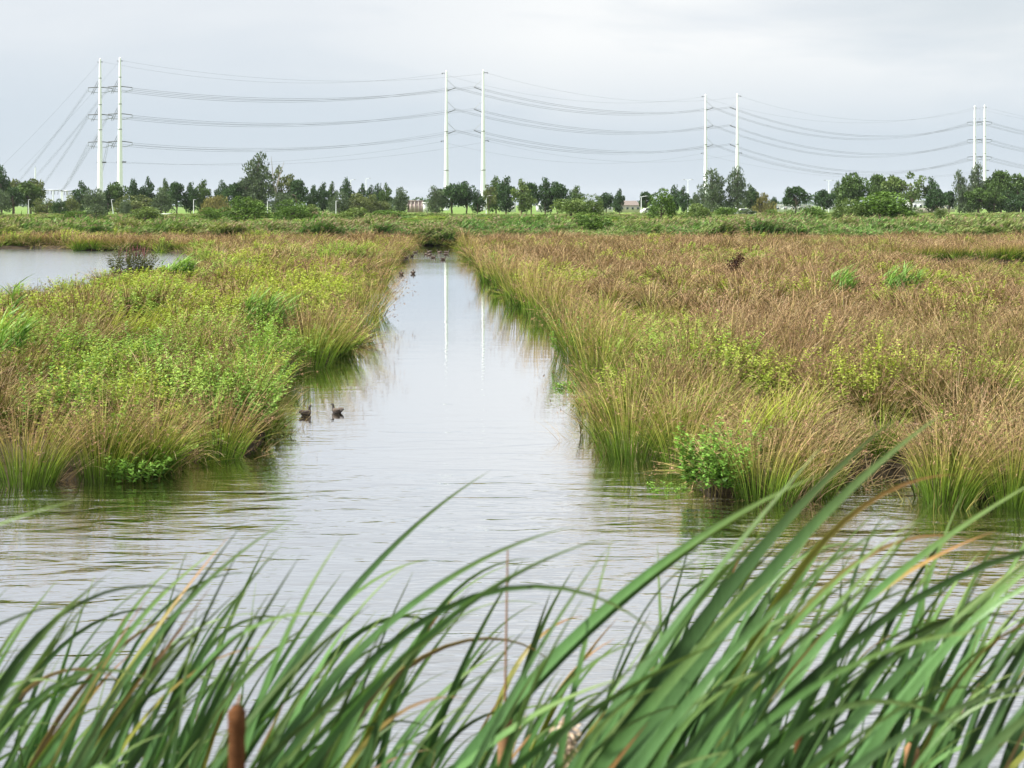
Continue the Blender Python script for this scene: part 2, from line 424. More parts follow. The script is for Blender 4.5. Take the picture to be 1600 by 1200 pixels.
gz1 = lambda x, y: float(ground_z(np.array([x]), np.array([y]))[0])

# ------------------------------------------------------------------ plant meshes
def rush_mesh(name, n, radius, hgt, width, heads=True, green=False, lean_out=0.55, wind=0.35, seg=4, hmul=1.0):
    a = U(0, 2 * np.pi, n); rr = radius * np.sqrt(U(0, 1, n))
    base = np.stack([rr * np.cos(a), rr * np.sin(a), np.full(n, -0.05)], -1)
    out = lean_out * rr / radius
    vx = out * np.cos(a) + wind * U(0.2, 1.0, n) + rng.normal(0, .1, n); vy = out * np.sin(a) + rng.normal(0, .12, n)
    az = np.arctan2(vy, vx); lean = np.hypot(vx, vy) * 0.45
    bend = np.hypot(vx, vy) * U(0.5, 1.5, n) + U(0, .25, n)
    L = hgt * U(0.62, 1.08, n)
    w = width * U(0.7, 1.3, n)
    V, Fc, t, p = ribbons(base, L, az, lean, bend, w, seg)
    r = np.repeat(U(0, 1, n), (seg + 1) * 2)
    mb = MB().add(V, Fc, t=t, r=r)
    hb = None
    if heads:
        m = int(n * 0.8); k = 3
        sel = rng.permutation(n)[:m]
        f = U(0.72, 0.98, m)
        q = p[sel]; ii = np.clip((f * seg).astype(int), 0, seg - 1); fr = f * seg - ii
        pos = q[np.arange(m), ii] * (1 - fr)[:, None] + q[np.arange(m), ii + 1] * fr[:, None]
        pos = np.repeat(pos, k, 0) + rng.normal(0, 0.008, (m * k, 3))
        d = rng.normal(0, .6, (m * k, 3)) + np.array([.7, 0, .5])
        Vh, Fh = rhombs(pos, d, U(0.03, 0.06, m * k) * hmul ** .6, U(0.008, 0.014, m * k) * hmul ** .6)
        hb = MB().add(Vh, Fh, t=np.repeat(U(0, 1, m * k), 4), r=np.repeat(U(0, 1, m * k), 4))
    return mb, hb
def herb_mb(nst, radius, hgt, leaf, nl=26, wind=0.25, leafw=0.4, up=0.5, stemw=0.006):
    a = U(0, 2 * np.pi, nst); rr = radius * np.sqrt(U(0, 1, nst))
    base = np.stack([rr * np.cos(a), rr * np.sin(a), np.full(nst, -0.03)], -1)
    vx = 0.5 * rr / radius * np.cos(a) + wind * U(.3, 1, nst); vy = 0.5 * rr / radius * np.sin(a)
    seg = 4
    V, Fc, t, p = ribbons(base, hgt * U(0.65, 1.05, nst), np.arctan2(vy, vx), np.hypot(vx, vy) * .5, np.hypot(vx, vy) * U(.3, .9, nst), np.full(nst, stemw), seg)
    st = MB().add(V, Fc, t=t, r=np.repeat(U(0, 1, nst), (seg + 1) * 2))
    f = U(0.18, 1.0, (nst, nl)) ** 0.8
    ii = np.clip((f * seg).astype(int), 0, seg - 1); fr = (f * seg - ii)[..., None]
    idx = np.arange(nst)[:, None]
    pos = (p[idx, ii] * (1 - fr) + p[idx, ii + 1] * fr).reshape(-1, 3)
    m = len(pos)
    aa = U(0, 2 * np.pi, m)
    d = np.stack([np.cos(aa), np.sin(aa), U(-0.1, 1.0, m) * up * 1.4], -1)
    l = leaf * U(.6, 1.3, m) * (1.15 - 0.5 * f.reshape(-1))
    Vl, Fl = rhombs(pos, d, l, l * leafw, up=np.tile([0, 0, 1.0], (m, 1)) + rng.normal(0, .4, (m, 3)), fold=0.12)
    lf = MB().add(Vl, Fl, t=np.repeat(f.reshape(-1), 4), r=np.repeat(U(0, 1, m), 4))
    return st, lf
def grass_mb(n, radius, hgt, width, wind=0.8, bend=1.1, seg=5):
    a = U(0, 2 * np.pi, n); rr = radius * np.sqrt(U(0, 1, n))
    base = np.stack([rr * np.cos(a), rr * np.sin(a), np.full(n, -0.05)], -1)
    az = rng.normal(0, .5, n)
    V, Fc, t, p = ribbons(base, hgt * U(.6, 1.1, n), az, wind * U(.1, .5, n), bend * U(.5, 1.3, n), width * U(.7, 1.3, n), seg, tipw=.05)
    return MB().add(V, Fc, t=t, r=np.repeat(U(0, 1, n), (seg + 1) * 2))
def reed_mb(nst, radius, hgt, leaf, nl=9, plume=0.3, stemw=.012, leafw=.075):
    a = U(0, 2 * np.pi, nst); rr = radius * np.sqrt(U(0, 1, nst))
    base = np.stack([rr * np.cos(a), rr * np.sin(a), np.full(nst, -0.05)], -1)
    seg = 5
    V, Fc, t, p = ribbons(base, hgt * U(.7, 1.08, nst), rng.normal(0, .35, nst), U(0.0, .15, nst), U(.15, .6, nst), np.full(nst, stemw), seg, tipw=.4)
    mb = MB().add(V, Fc, t=t * .6, r=np.repeat(U(0, 1, nst), (seg + 1) * 2))
    f = U(.22, .95, (nst, nl))
    ii = np.clip((f * seg).astype(int), 0, seg - 1); fr = (f * seg - ii)[..., None]
    pos = (p[np.arange(nst)[:, None], ii] * (1 - fr) + p[np.arange(nst)[:, None], ii + 1] * fr).reshape(-1, 3)
    m = len(pos)
    Vl, Fl, tl, _ = ribbons(pos, leaf * U(.6, 1.2, m), rng.normal(0, .75, m), U(.35, .9, m), U(.3, 1.1, m), leaf * leafw * U(.7, 1.2, m), 3, tipw=.05, power=1)
    mb.add(Vl, Fl, t=np.clip(np.repeat(f.reshape(-1), 8) * .8 + tl * .25, 0, 1), r=np.repeat(U(0, 1, m), 8))
    pb = None
    if plume > 0:
        sel = np.where(U(0, 1, nst) < plume)[0]
        if len(sel) == 0: sel = np.array([0])
        tip = np.repeat(p[sel, -1], 7, 0) + rng.normal(0, .035, (len(sel) * 7, 3))
        k = len(tip)
        Vp, Fp = rhombs(tip, np.array([.9, 0, -.1]) + rng.normal(0, .35, (k, 3)), U(.14, .26, k), U(.02, .045, k))
        pb = MB().add(Vp, Fp, t=np.repeat(U(0, 1, k), 4), r=np.repeat(U(0, 1, k), 4))
    return mb, pb

def variant(coll, name, pairs):
    """one instance source: several materials in one mesh"""
    V = []; Fs = []; T = []; Rr = []; mi = []; off = 0; mats = []
    for mb, mat in pairs:
        if mb is None: continue
        v = np.concatenate(mb.v); f = np.concatenate(mb.f)
        V.append(v); Fs.append(f + off); off += len(v)
        T.append(np.concatenate(mb.a['t'])); Rr.append(np.concatenate(mb.a['r']))
        mi.append(np.full(len(f), len(mats))); mats.append(mat)
    me = make_mesh(name, np.concatenate(V), np.concatenate(Fs), {'t': np.concatenate(T), 'r': np.concatenate(Rr)})
    for m in mats: me.materials.append(m)
    me.polygons.foreach_set('material_index', np.concatenate(mi).astype(np.int32))
    o = bpy.data.objects.new(name, me)
    coll.objects.link(o)
    return o
def scatter(name, pts, rot, scl, idx, tint, coll, label):
    me = bpy.data.meshes.new(name)
    me.vertices.add(len(pts)); me.vertices.foreach_set('co', np.asarray(pts, np.float32).ravel())
    a = me.attributes.new('rot', 'FLOAT_VECTOR', 'POINT'); a.data.foreach_set('vector', np.asarray(rot, np.float32).ravel())
    a = me.attributes.new('scl', 'FLOAT_VECTOR', 'POINT'); a.data.foreach_set('vector', np.asarray(scl, np.float32).ravel())
    a = me.attributes.new('idx', 'INT', 'POINT'); a.data.foreach_set('value', np.asarray(idx, np.int32))
    a = me.attributes.new('tint', 'FLOAT', 'POINT'); a.data.foreach_set('value', np.asarray(tint, np.float32))
    o = link(name, me, None, None, kind='stuff', label=label, category='plants')
    g = bpy.data.node_groups.new(name, 'GeometryNodeTree')
    g.interface.new_socket('Geometry', in_out='INPUT', socket_type='NodeSocketGeometry')
    g.interface.new_socket('Geometry', in_out='OUTPUT', socket_type='NodeSocketGeometry')
    gin = g.nodes.new('NodeGroupInput'); gout = g.nodes.new('NodeGroupOutput')
    ci = g.nodes.new('GeometryNodeCollectionInfo')
    ci.inputs['Collection'].default_value = coll
    ci.inputs['Separate Children'].default_value = True
    ci.inputs['Reset Children'].default_value = True
    iop = g.nodes.new('GeometryNodeInstanceOnPoints')
    iop.inputs['Pick Instance'].default_value = True
    def na(nm, dt):
        n = g.nodes.new('GeometryNodeInputNamedAttribute'); n.data_type = dt
        n.inputs['Name'].default_value = nm
        return n.outputs['Attribute']
    L = g.links.new
    L(gin.outputs[0], iop.inputs['Points'])
    L(ci.outputs[0], iop.inputs['Instance'])
    L(na('idx', 'INT'), iop.inputs['Instance Index'])
    L(na('rot', 'FLOAT_VECTOR'), iop.inputs['Rotation'])
    L(na('scl', 'FLOAT_VECTOR'), iop.inputs['Scale'])
    L(iop.outputs[0], gout.inputs[0])
    md = o.modifiers.new('scatter', 'NODES'); md.node_group = g
    return o

# instance sources: 0-4 big brown rush tussocks, 5-6 green rush tussocks, 7-9 leafy herb, 10-11 grass, 12-13 low undergrowth
def meadow_set(cname, k):
    c = bpy.data.collections.new(cname)
    for i in range(5):
        mb, hb = rush_mesh('r', int(190 / k ** .75), .24, 1.12, .0105 * k ** .85, hmul=1 + .5 * (k - 1), lean_out=1.0, wind=.34)
        nd = 14                                              # pale dead stems lying through the tussock
        a_ = U(0, 6.28, nd); bs = np.stack([.2 * np.cos(a_), .2 * np.sin(a_), np.zeros(nd)], -1)
        Vd, Fd, td, _ = ribbons(bs, U(.6, 1.15, nd), rng.normal(0, 1.0, nd), U(.2, .8, nd), U(.3, 1.3, nd), np.full(nd, .010 * k ** .8), 5, tipw=.3)
        db = MB().add(Vd, Fd, t=td, r=np.repeat(U(0, 1, nd), 12))
        variant(c, f'{cname}_{i:02d}', [(mb, M['rush']), (hb, M['rush_head']), (db, M['dead'])])
    for i in range(5, 7):
        mb, hb = rush_mesh('g', int(190 / k ** .75), .24, 1.0, .0105 * k ** .85, heads=False, lean_out=1.05, wind=.3)
        variant(c, f'{cname}_{i:02d}', [(mb, M['green_rush'])])
    for i in range(7, 10):
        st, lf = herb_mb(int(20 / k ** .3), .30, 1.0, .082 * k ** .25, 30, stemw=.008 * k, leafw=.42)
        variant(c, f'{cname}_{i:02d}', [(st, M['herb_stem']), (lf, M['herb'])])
    for i in range(10, 12):
        variant(c, f'{cname}_{i:02d}', [(grass_mb(int(90 / k ** .5), .32, 1.15, .017 * k ** .8), M['grass'])])
    for i in range(12, 14):
        mb, hb = rush_mesh('u', int(60 / k ** .5), .40, .62, .012 * k ** .85, heads=False, lean_out=.7, wind=.3)
        variant(c, f'{cname}_{i:02d}', [(mb, M['rush'])])
    return c
near_set = meadow_set('meadow_near', 1.0)
far_set = meadow_set('meadow_far', 2.0)

def grid_points(y0, y1, sp, half=0.46, pad=2.0):
    ys = np.arange(y0, y1, sp)
    out = []
    for y in ys:
        xm = half * y + pad
        n = int(2 * xm / sp)
        x = np.linspace(-xm, xm, n) + U(-.5, .5, n) * sp
        out.append(np.stack([x, y + U(-.5, .5, n) * sp], -1))
    return np.concatenate(out)
def meadow_points(base, grow):
    res = []
    edges = [15.5, 22, 29, 38, 50, 65, 84, 106, 122]
    for a, b in zip(edges[:-1], edges[1:]):
        d = (a + b) / 2
        sp = base * max(1, d / 30) ** grow
        p = grid_points(a, b, sp)
        res.append(np.column_stack([p, np.full(len(p), sp / base)]))
    return np.concatenate(res)
layers = []
for li, (base, grow) in enumerate(((.68, .52), (.46, .60), (.52, .62))):
    q = meadow_points(base, grow)
    layers.append(np.column_stack([q, np.full(len(q), li)]))
mp = np.concatenate(layers)
s = land(mp[:, 0], mp[:, 1])
keep = s > np.where(mp[:, 3] == 0, .12, np.where(mp[:, 3] == 2, .04, .30))
mp = mp[keep]; s = s[keep]
x, y, k, layer = mp.T
n = len(mp)
side = np.where(x < (690 - 800) / F * y, -1, 1)                # which island
nz = fnoise(x * .33, y * .22, 21); nz2 = fnoise(x * .62, y * .5, 33); nz3 = fnoise(x * .16, y * .1, 47)
hum = np.clip((nz2 - .5) * 2.3 + .5, 0, 1)                     # hummocks and hollows about two metres across
def h01(a_, b_, sd_):
    h = (a_ * 374761393 + b_ * 668265263 + sd_ * 982451653) & 0xffffffff
    h = ((h ^ (h >> 13)) * 1274126177) & 0xffffffff
    return ((h ^ (h >> 16)) & 0xffff) / 65535.0
def clumps(x, y, c):
    # nearest tussock centre on a jittered lattice: distance, offset and three random numbers of that tussock
    ix = np.floor(x / c).astype(np.int64); iy = np.floor(y / c).astype(np.int64)
    best = np.full(x.shape, 1e9); o = [np.zeros(x.shape) for _ in range(5)]
    for dx in (-1, 0, 1):
        for dy in (-1, 0, 1):
            cx_, cy_ = ix + dx, iy + dy
            px_ = (cx_ + .1 + .8 * h01(cx_, cy_, 1)) * c; py_ = (cy_ + .1 + .8 * h01(cx_, cy_, 2)) * c
            d = np.hypot(x - px_, y - py_); m_ = d < best
            best = np.where(m_, d, best)
            for q, v in enumerate((x - px_, y - py_, h01(cx_, cy_, 3), h01(cx_, cy_, 4), h01(cx_, cy_, 5))): o[q] = np.where(m_, v, o[q])
    return (best / c, *o)
cs_ = np.where(y < 50, 2.1, 2.8)                              # larger stands of one kind
cd, cdx, cdy, c1, c2, c3 = clumps(x, y, cs_)
u = np.clip(.6 * c2 + .4 * U(0, 1, n), 0, 1)
pherb = np.where(side < 0, sstep(.30, .54, nz) * .62 + .14, sstep(.40, .66, nz) * .50 + .10) * (1 - .35 * sstep(50, 100, y))
pgrass = np.where(side < 0, .14, .05) * sstep(.4, .7, fnoise(x * .28, y * .2, 83))
pgreen = .10 + .38 * sstep(2.2, .4, s)
idx = rng.integers(0, 5, n)
idx = np.where(u > 1 - pgreen, rng.integers(5, 7, n), idx)
idx = np.where((u < pgrass), rng.integers(10, 12, n), idx)
idx = np.where(layer == 1, rng.integers(7, 10, n), idx)
idx = np.where(layer == 2, rng.integers(12, 14, n), idx)
drop = ((layer == 1) & (u > pherb)) | ((layer == 0) & (u < pherb * .55))
tint = np.clip(sstep(.35, .8, nz3) * .5 + (c3 - .5) * .7 + rng.normal(0, .12, n), 0, 1)
mound = np.clip(1 - (cd / .66) ** 2, 0, 1)                   # stands heap up into rounded mounds, most of all beside the channel
ms = .36 + .42 * sstep(9, 1, s) * np.where(y < 75, 1, .6)
hs = U(.80, 1.14, n) * (.80 + .30 * hum) * (.84 + .36 * c1) * (1 - ms * (1 - mound)) * 1.14
hs *= np.where((x > 14) & (y > 44) & (y < 62), .82, 1.0) * np.where((x < -12.5) & (y > 40) & (y < 82), .72, 1.0)
hs *= np.where(layer == 1, .86 + .12 * (side < 0), 1.0) * np.where(layer == 2, .9, 1.0)
wsc = k ** .85 * U(.85, 1.25, n)
scl = np.stack([wsc, wsc, hs], -1)
rot = np.stack([rng.normal(0, .09, n) - cdy / cs_ * .7 * ms, rng.normal(0, .09, n) + cdx / cs_ * .7 * ms, rng.normal(0, .5, n)], -1)
pts = np.stack([x, y, ground_z(x, y) - .02], -1)
drop |= (U(0, 1, n) < 1.5 * ms * sstep(.46, .66, cd)) & (s > .6)
for hx, hy, ra, rb in ((4.3, 41.5, 1.0, 1.6), (-7.6, 25.2, .7, 1.1), (9.5, 33.5, .9, 1.3), (2.9, 52, .8, 1.6), (-5.4, 31.5, .7, 1.2), (6.2, 26.5, .6, 1.0), (13.5, 38, .9, 1.5), (-9.5, 36, .9, 1.3), (12.4, 27.5, .6, 1.0), (-4.8, 44, .8, 1.4)):
    drop |= (((x - hx) / ra) ** 2 + ((y - hy) / rb) ** 2 < 1) & (U(0, 1, n) < .85)   # open wet hollows between the stands
drop |= (layer != 1) & (s > .55) & (s < 1.3) & (y > 24) & (y < 70) & (U(0, 1, n) < .5)
drop |= ((U(0, 1, n) < .55 * sstep(.30, .06, hum)) | ((layer == 0) & (hum < .16))) & (s > .5)
pts, rot, scl, idx, tint, side, y = (q[~drop] for q in (pts, rot, scl, idx, tint, side, y))
SPLIT = 34
for nm, sel, cs, lab in (
    ('rush_meadow', (side < 0) & (y < SPLIT), near_set, 'green and brown rushes with leafy herbs on the near left island'),
    ('rush_meadow', (side > 0) & (y < SPLIT), near_set, 'brown rush meadow covering the near right island'),
    ('rush_meadow', (side < 0) & (y >= SPLIT), far_set, 'brown rushes on the far part of the left island'),
    ('rush_meadow', (side > 0) & (y >= SPLIT), far_set, 'brown rushes on the far part of the right island')):
    scatter(nm, pts[sel], rot[sel], scl[sel], idx[sel], tint[sel], cs, lab)

# reed bed beyond the islands and the weedy dike behind it
reed_c = bpy.data.collections.new('reed_sources')
for i in range(5):
    mb, pb = reed_mb(22, .6, 2.1, .55, 9, .12 if i < 3 else .6, stemw=.03, leafw=.13)
    variant(reed_c, f'reed_{i:02d}', [(mb, M['reed']), (pb, M['plume'])])
for i in range(5, 7):
    st, lf = herb_mb(22, .6, 1.3, .22, 30, stemw=.02)
    variant(reed_c, f'reed_{i:02d}', [(st, M['herb_stem']), (lf, M['herb'])])
for i in range(7, 9):
    mb, hb = rush_mesh('d', 70, .6, 1.1, .035, hmul=3.0)
    variant(reed_c, f'reed_{i:02d}', [(mb, M['rush']), (hb, M['rush_head'])])
rp = []
for a, b, sp in ((121.5, 130, .62), (130, 150, .85), (150, 185, 1.2), (185, 225, 1.7)):
    rp.append(grid_points(a, b, sp, .42, 4))
rp = np.concatenate(rp)
x, y = rp.T
keep = land(x, y) > .3
x, y = x[keep], y[keep]; n = len(x)
nz = fnoise(x * .10, y * .09, 71); nz2 = fnoise(x * .25, y * .2, 72); u = U(0, 1, n)
ri = np.where(nz > .56, rng.integers(3, 5, n), rng.integers(0, 3, n))
ri = np.where((u < .25 + .5 * sstep(150, 200, y)) & (y > 128), rng.integers(5, 7, n), ri)
ri = np.where((u > .93 - .2 * sstep(165, 200, y)) & (y > 140), rng.integers(7, 9, n), ri)
hs = (.50 + .55 * nz2) * U(.8, 1.15, n) * (1 - .62 * sstep(133, 190, y)) * (1 - .3 * sstep(.5, .3, nz))
hs *= np.where(x > -5, 1.0, .92)
ws = U(.9, 1.3, n) * np.where(y > 150, 1.6, 1.0)
tint = np.clip(sstep(.35, .7, fnoise(x * .07, y * .1, 90)) + rng.normal(0, .2, n) + .4 * sstep(150, 190, y), 0, 1)
rd, _, _, r1, r2, r3 = clumps(x, y, np.where(y < 150, 3.2, 5.0))
hs = hs * (.62 + .55 * np.clip(1 - (rd / .7) ** 2, 0, 1)) * (.75 + .55 * r1) * (1 - .28 * sstep(132, 145, y))
tint = np.clip(tint * .6 + (r3 - .3) * .8, 0, 1)
scatter('reed_bed', np.stack([x, y, ground_z(x, y)], -1), np.stack([np.zeros(n), np.zeros(n), rng.normal(0, .4, n)], -1), np.stack([ws, ws, hs], -1), ri, tint, reed_c, 'broad band of green reeds behind the brown rush islands')
# low weeds and rough grass of the dike
wp = np.concatenate([grid_points(225, 262, 2.0, .42, 4), grid_points(262, 330, 3.0, .42, 4)])
x, y = wp.T; n = len(x)
keep = fnoise(x * .05, y * .05, 12) > np.where(y > 262, .50, .36)
x, y = x[keep], y[keep]; n = len(x)
hs = U(.15, .4, n); ws = U(1.4, 2.6, n)
ri = rng.choice([0, 3, 5, 6, 7, 8], n)
scatter('dike_weeds', np.stack([x, y, ground_z(x, y)], -1), np.stack([np.zeros(n), np.zeros(n), rng.normal(0, .4, n)], -1), np.stack([ws, ws, hs], -1), ri, U(0, 1, n), reed_c, 'rough weeds and long grass on the low dike before the trees')

# ------------------------------------------------------------------ single plants along the banks
def tussock(px, py, wpx, hpx, label, group=None, n=230, green=False, D=None, wind=.32, lean_out=.75):
    X, Y = W(px, py)
    if D: X, Y = (px - 800) / F * D, D
    rad = wpx / F * Y * .27; hg = hpx / F * Y
    t = thing('rush_tussock', (X, Y, max(-.02, gz1(X, Y) - .05)), label, 'rush tussock', group)
    sw = .0065 * max(1, Y / 22)
    mb, hb = rush_mesh('t', n, rad, hg * 1.12, sw, lean_out=lean_out, wind=wind, heads=not green, hmul=max(1, Y / 22))
    mb.build('stems', M['green_rush'] if green else M['tussock'], t, kind='stuff')
    if hb is not None: hb.build('seed_heads', M['rush_head'], t, kind='stuff')
    return t
M['tussock'] = foliage('tussock', [(0.0, (0.05, 0.10, 0.010)), (0.3, (0.11, 0.18, 0.018)), (0.5, (0.22, 0.22, 0.04)), (0.75, (0.38, 0.27, 0.12)), (1.0, (0.46, 0.33, 0.19))], var=0.65, trans=.2)
tussock(990, 716, 190, 165, 'big brown tipped rush tussock fanning over the water on the right bank', n=420, lean_out=1.0)
tussock(1065, 735, 110, 150, 'rush tussock between the big fan tussock and the leafy green herb', n=200)
tussock(1195, 781, 170, 150, 'green based rush tussock beside the leafy herb on the near right bank', n=330)
tussock(1270, 775, 110, 130, 'drooping rush tussock left of the dark gap in the right bank', n=200)
tussock(1478, 787, 130, 150, 'upright green rush tussock behind the tallest cattail leaves', n=300)
tussock(1585, 792, 130, 165, 'rush tussock cut by the right edge of the picture', n=280)
tussock(45, 757, 150, 145, 'green rush tussock with brown top at the left edge of the picture', n=380)
tussock(165, 748, 150, 140, 'deep green rush tussock behind the small mint plant', n=320)
tussock(245, 738, 110, 130, 'green rush tussock with straw stems on the left bank', n=220)
tussock(345, 716, 110, 120, 'olive rush tussock at the left bank corner above the dead stems', n=260)
tussock(940, 612, 140, 125, 'dark green rush tussock behind the big fan tussock', n=260)
tussock(908, 562, 110, 105, 'rush tussock on the bend of the right bank', n=200)
tussock(868, 502, 105, 80, 'grass green rush tussock where the right bank steps back', n=220)
tussock(815, 475, 95, 78, 'bright green rush tussock at the second bend of the right bank', n=240)
tussock(787, 454, 64, 66, 'narrow green rush tussock right of the second pylon reflection', n=180)
tussock(488, 574, 110, 115, 'brown green rush tussock overhanging the channel on the left bank', n=240)
tussock(556, 530, 90, 95, 'dark rush tussock at the bulge of the left bank', n=180)
tussock(582, 492, 70, 76, 'rush tussock on the left bank beside the straight channel', n=160)
tussock(845, 494, 100, 88, 'tall rounded rush tussock standing forward on the right bank', n=260)
tussock(893, 546, 95, 100, 'dark leaning rush tussock above the floating weed', n=240)
tussock(764, 440, 50, 52, 'small domed rush tussock right of the pole reflections', n=160)
tussock(528, 556, 85, 95, 'domed rush tussock on the left bank behind the ducks', n=220)
rest = 'small rush tussocks along the channel'
for (px, py) in ((598, 445), (606, 428), (614, 414), (626, 401), (634, 393)):
    tussock(px - 4, py, 36, 34, 'small rush tussock on the far left bank of the channel', rest, n=120)
for (px, py) in ((757, 432), (748, 420), (738, 409), (730, 399), (724, 392)):
    tussock(px + 5, py, 36, 34, 'small rush tussock on the far right bank of the channel', rest, n=120)
far_row = 'tussocks on the far pond shore'
for px in range(6, 330, 17):
    yy = 388 if px < 115 else (392 if px < 262 else 395.5)
    tussock(px + U(-4, 4), yy - 0.4, U(26, 36), U(22, 27), 'rounded rush tussock in the row along the far pond shore', far_row, n=130, wind=.15)
ch_row = 'tussocks on the far channel bank'
for px in range(1395, 1640, 24):
    X = (px + U(-6, 6) - 800) / F * 87.5
    tussock(800 + X / 87.5 * F, 0, U(34, 46), U(28, 34), 'dark rush tussock along the hidden channel at the far right', ch_row, n=140, D=87.4, wind=.15)

def herb_thing(name, px, py, wpx, hpx, label, cat, nst=14, leaf=.06, nl=40, mat='bright_leaf', D=None, leafw=.45, group=None, z=None):
    if D: X, Y = (px - 800) / F * D, D
    else: X, Y = W(px, py)
    t = thing(name, (X, Y, max(-.02, gz1(X, Y)) if z is None else z), label, cat, group)
    st, lf = herb_mb(nst, wpx / F * Y * .42, hpx / F * Y, leaf, nl, leafw=leafw)
    st.build('stems', M['herb_stem'], t, kind='stuff')
    lf.build('leaves', M[mat], t, kind='stuff')
    return t
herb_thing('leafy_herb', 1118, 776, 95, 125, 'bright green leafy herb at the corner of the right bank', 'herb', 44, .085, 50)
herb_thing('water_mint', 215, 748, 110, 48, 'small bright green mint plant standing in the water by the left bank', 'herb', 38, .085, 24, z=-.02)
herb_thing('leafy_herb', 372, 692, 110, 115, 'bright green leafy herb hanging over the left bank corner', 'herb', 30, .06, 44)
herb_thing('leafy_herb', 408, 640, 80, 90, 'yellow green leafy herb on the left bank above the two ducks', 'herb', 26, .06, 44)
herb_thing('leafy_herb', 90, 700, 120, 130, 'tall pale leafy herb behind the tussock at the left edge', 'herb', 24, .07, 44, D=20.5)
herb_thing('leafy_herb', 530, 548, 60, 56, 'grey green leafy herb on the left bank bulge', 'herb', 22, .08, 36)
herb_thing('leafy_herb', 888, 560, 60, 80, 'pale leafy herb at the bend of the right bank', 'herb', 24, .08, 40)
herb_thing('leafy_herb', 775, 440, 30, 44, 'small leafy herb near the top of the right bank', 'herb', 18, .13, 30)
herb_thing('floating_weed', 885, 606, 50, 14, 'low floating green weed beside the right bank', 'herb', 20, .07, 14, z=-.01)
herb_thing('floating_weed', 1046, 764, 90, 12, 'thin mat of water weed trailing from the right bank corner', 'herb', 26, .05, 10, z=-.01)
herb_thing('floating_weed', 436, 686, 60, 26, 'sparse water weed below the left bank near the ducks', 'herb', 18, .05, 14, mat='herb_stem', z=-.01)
M['yellow_grass'] = foliage('yellow_grass', [(0.0, (0.08, 0.14, 0.02)), (0.5, (0.24, 0.30, 0.035)), (1.0, (0.47, 0.47, 0.09))], var=.4, trans=.35)
for px_, D_, w_, lab_ in ((1195, 18.4, .5, 'yellow green grass clump glowing in front of the right meadow'), (200, 33, .7, 'yellow green grass patch in the middle of the left island')):
    yx = (px_ - 800) / F * D_
    yg = thing('grass_clump', (yx, D_, gz1(yx, D_)), lab_, 'grass')
    grass_mb(150, w_, 1.18, .016, wind=.6, bend=.9).build('blades', M['yellow_grass'], yg, kind='stuff')
# purple loosestrife
lt = herb_thing('loosestrife_bush', 203, 420, 66, 66, 'dark loosestrife bush with pinkish flower spikes by the pond', 'bush', 80, .15, 50, mat='dark_leaf', D=57, leafw=.35)
a = U(0, 6.28, 60); rr = U(0, .75, 60)
p0 = np.stack([rr * np.cos(a) + .2, rr * np.sin(a), U(1.0, 1.35, 60)], -1)
V, Fc, tt, p = ribbons(p0, U(.25, .5, 60), U(-.6, .6, 60), U(0, .2, 60), U(0, .3, 60), np.full(60, .026), 3, tipw=.3)
MB().add(V, Fc, t=tt, r=np.repeat(U(0, 1, 60), 8)).build('flower_spikes', M['flower'], lt, kind='stuff')
# dark dock plant in the brown meadow
dk = thing('dock_plant', P(1138, 0, 58) * [1, 1, 0] + [0, 0, .3], 'dark brown dock seed stalk standing in the right meadow', 'dock')
V, Fc, tt, p = ribbons(rng.normal(0, .1, (9, 3)) * [1, 1, 0], U(.9, 1.25, 9), U(-.3, .3, 9), U(.1, .3, 9), U(.3, .7, 9), np.full(9, .03), 5)
MB().add(V, Fc, t=tt, r=.5).build('stems', M['dock'], dk, kind='stuff')
q = p[:, 3:].reshape(-1, 3); q = np.repeat(q, 14, 0) + rng.normal(0, .07, (len(q) * 14, 3))
V, Fc = rhombs(q, rng.normal(size=q.shape), U(.06, .12, len(q)), U(.04, .08, len(q)))
MB().add(V, Fc, t=np.repeat(U(0, 1, len(q)), 4), r=np.repeat(U(0, 1, len(q)), 4)).build('seed_heads', M['dock'], dk, kind='stuff')
# dead, bent stems at the water's edge
def dead_clump(px, py, label, n, L, az0, spread, lean=(.4, 1.1), bend=(.6, 1.5), rad=.25, w=.009):
    X, Y = W(px, py)
    t = thing('dead_rush_clump', (X, Y, max(0.0, gz1(X, Y))), label, 'dead stems')
    a = U(0, 6.28, n); rr = rad * np.sqrt(U(0, 1, n))
    b = np.stack([rr * np.cos(a), rr * np.sin(a), np.zeros(n)], -1)
    V, Fc, tt, p = ribbons(b, L * U(.5, 1.1, n), az0 + rng.normal(0, spread, n), U(*lean, n), U(*bend, n), np.full(n, w), 6, tipw=.3)
    MB().add(V, Fc, t=tt, r=np.repeat(U(0, 1, n), 14)).build('stems', M['dead'], t, kind='stuff')
dead_clump(250, 735, 'straw coloured dead stems drooping over the water on the left bank', 60, .8, -.5, .9)
dead_clump(290, 722, 'bundle of pale dead stems hanging into the water at the left bank corner', 50, .75, -.9, .5)
dead_clump(95, 753, 'thin straw stems leaning right from the tussock at the left edge', 22, .95, .2, .5, lean=(.5, 1.0), bend=(.5, 1.1))
dead_clump(1255, 779, 'pale arching dead stems right of the green tussock on the right bank', 55, .95, .15, .6, lean=(.3, .9), bend=(.7, 1.4))
dead_clump(1375, 752, 'straw stems tangled in the dark gap of the right bank', 22, .7, .2, 1.4)
dead_clump(1005, 716, 'small straw stems at the foot of the big fan tussock', 18, .6, 2.4, .6)
dead_clump(925, 690, 'thin grey stems trailing into the water left of the big fan tussock', 40, .8, 2.8, .6, lean=(.6, 1.2), bend=(.2, .8), rad=.5, w=.006)
dead_clump(430, 672, 'thin brown twigs over the water beside the ducks', 40, .7, -.2, .8, rad=.5, w=.006)
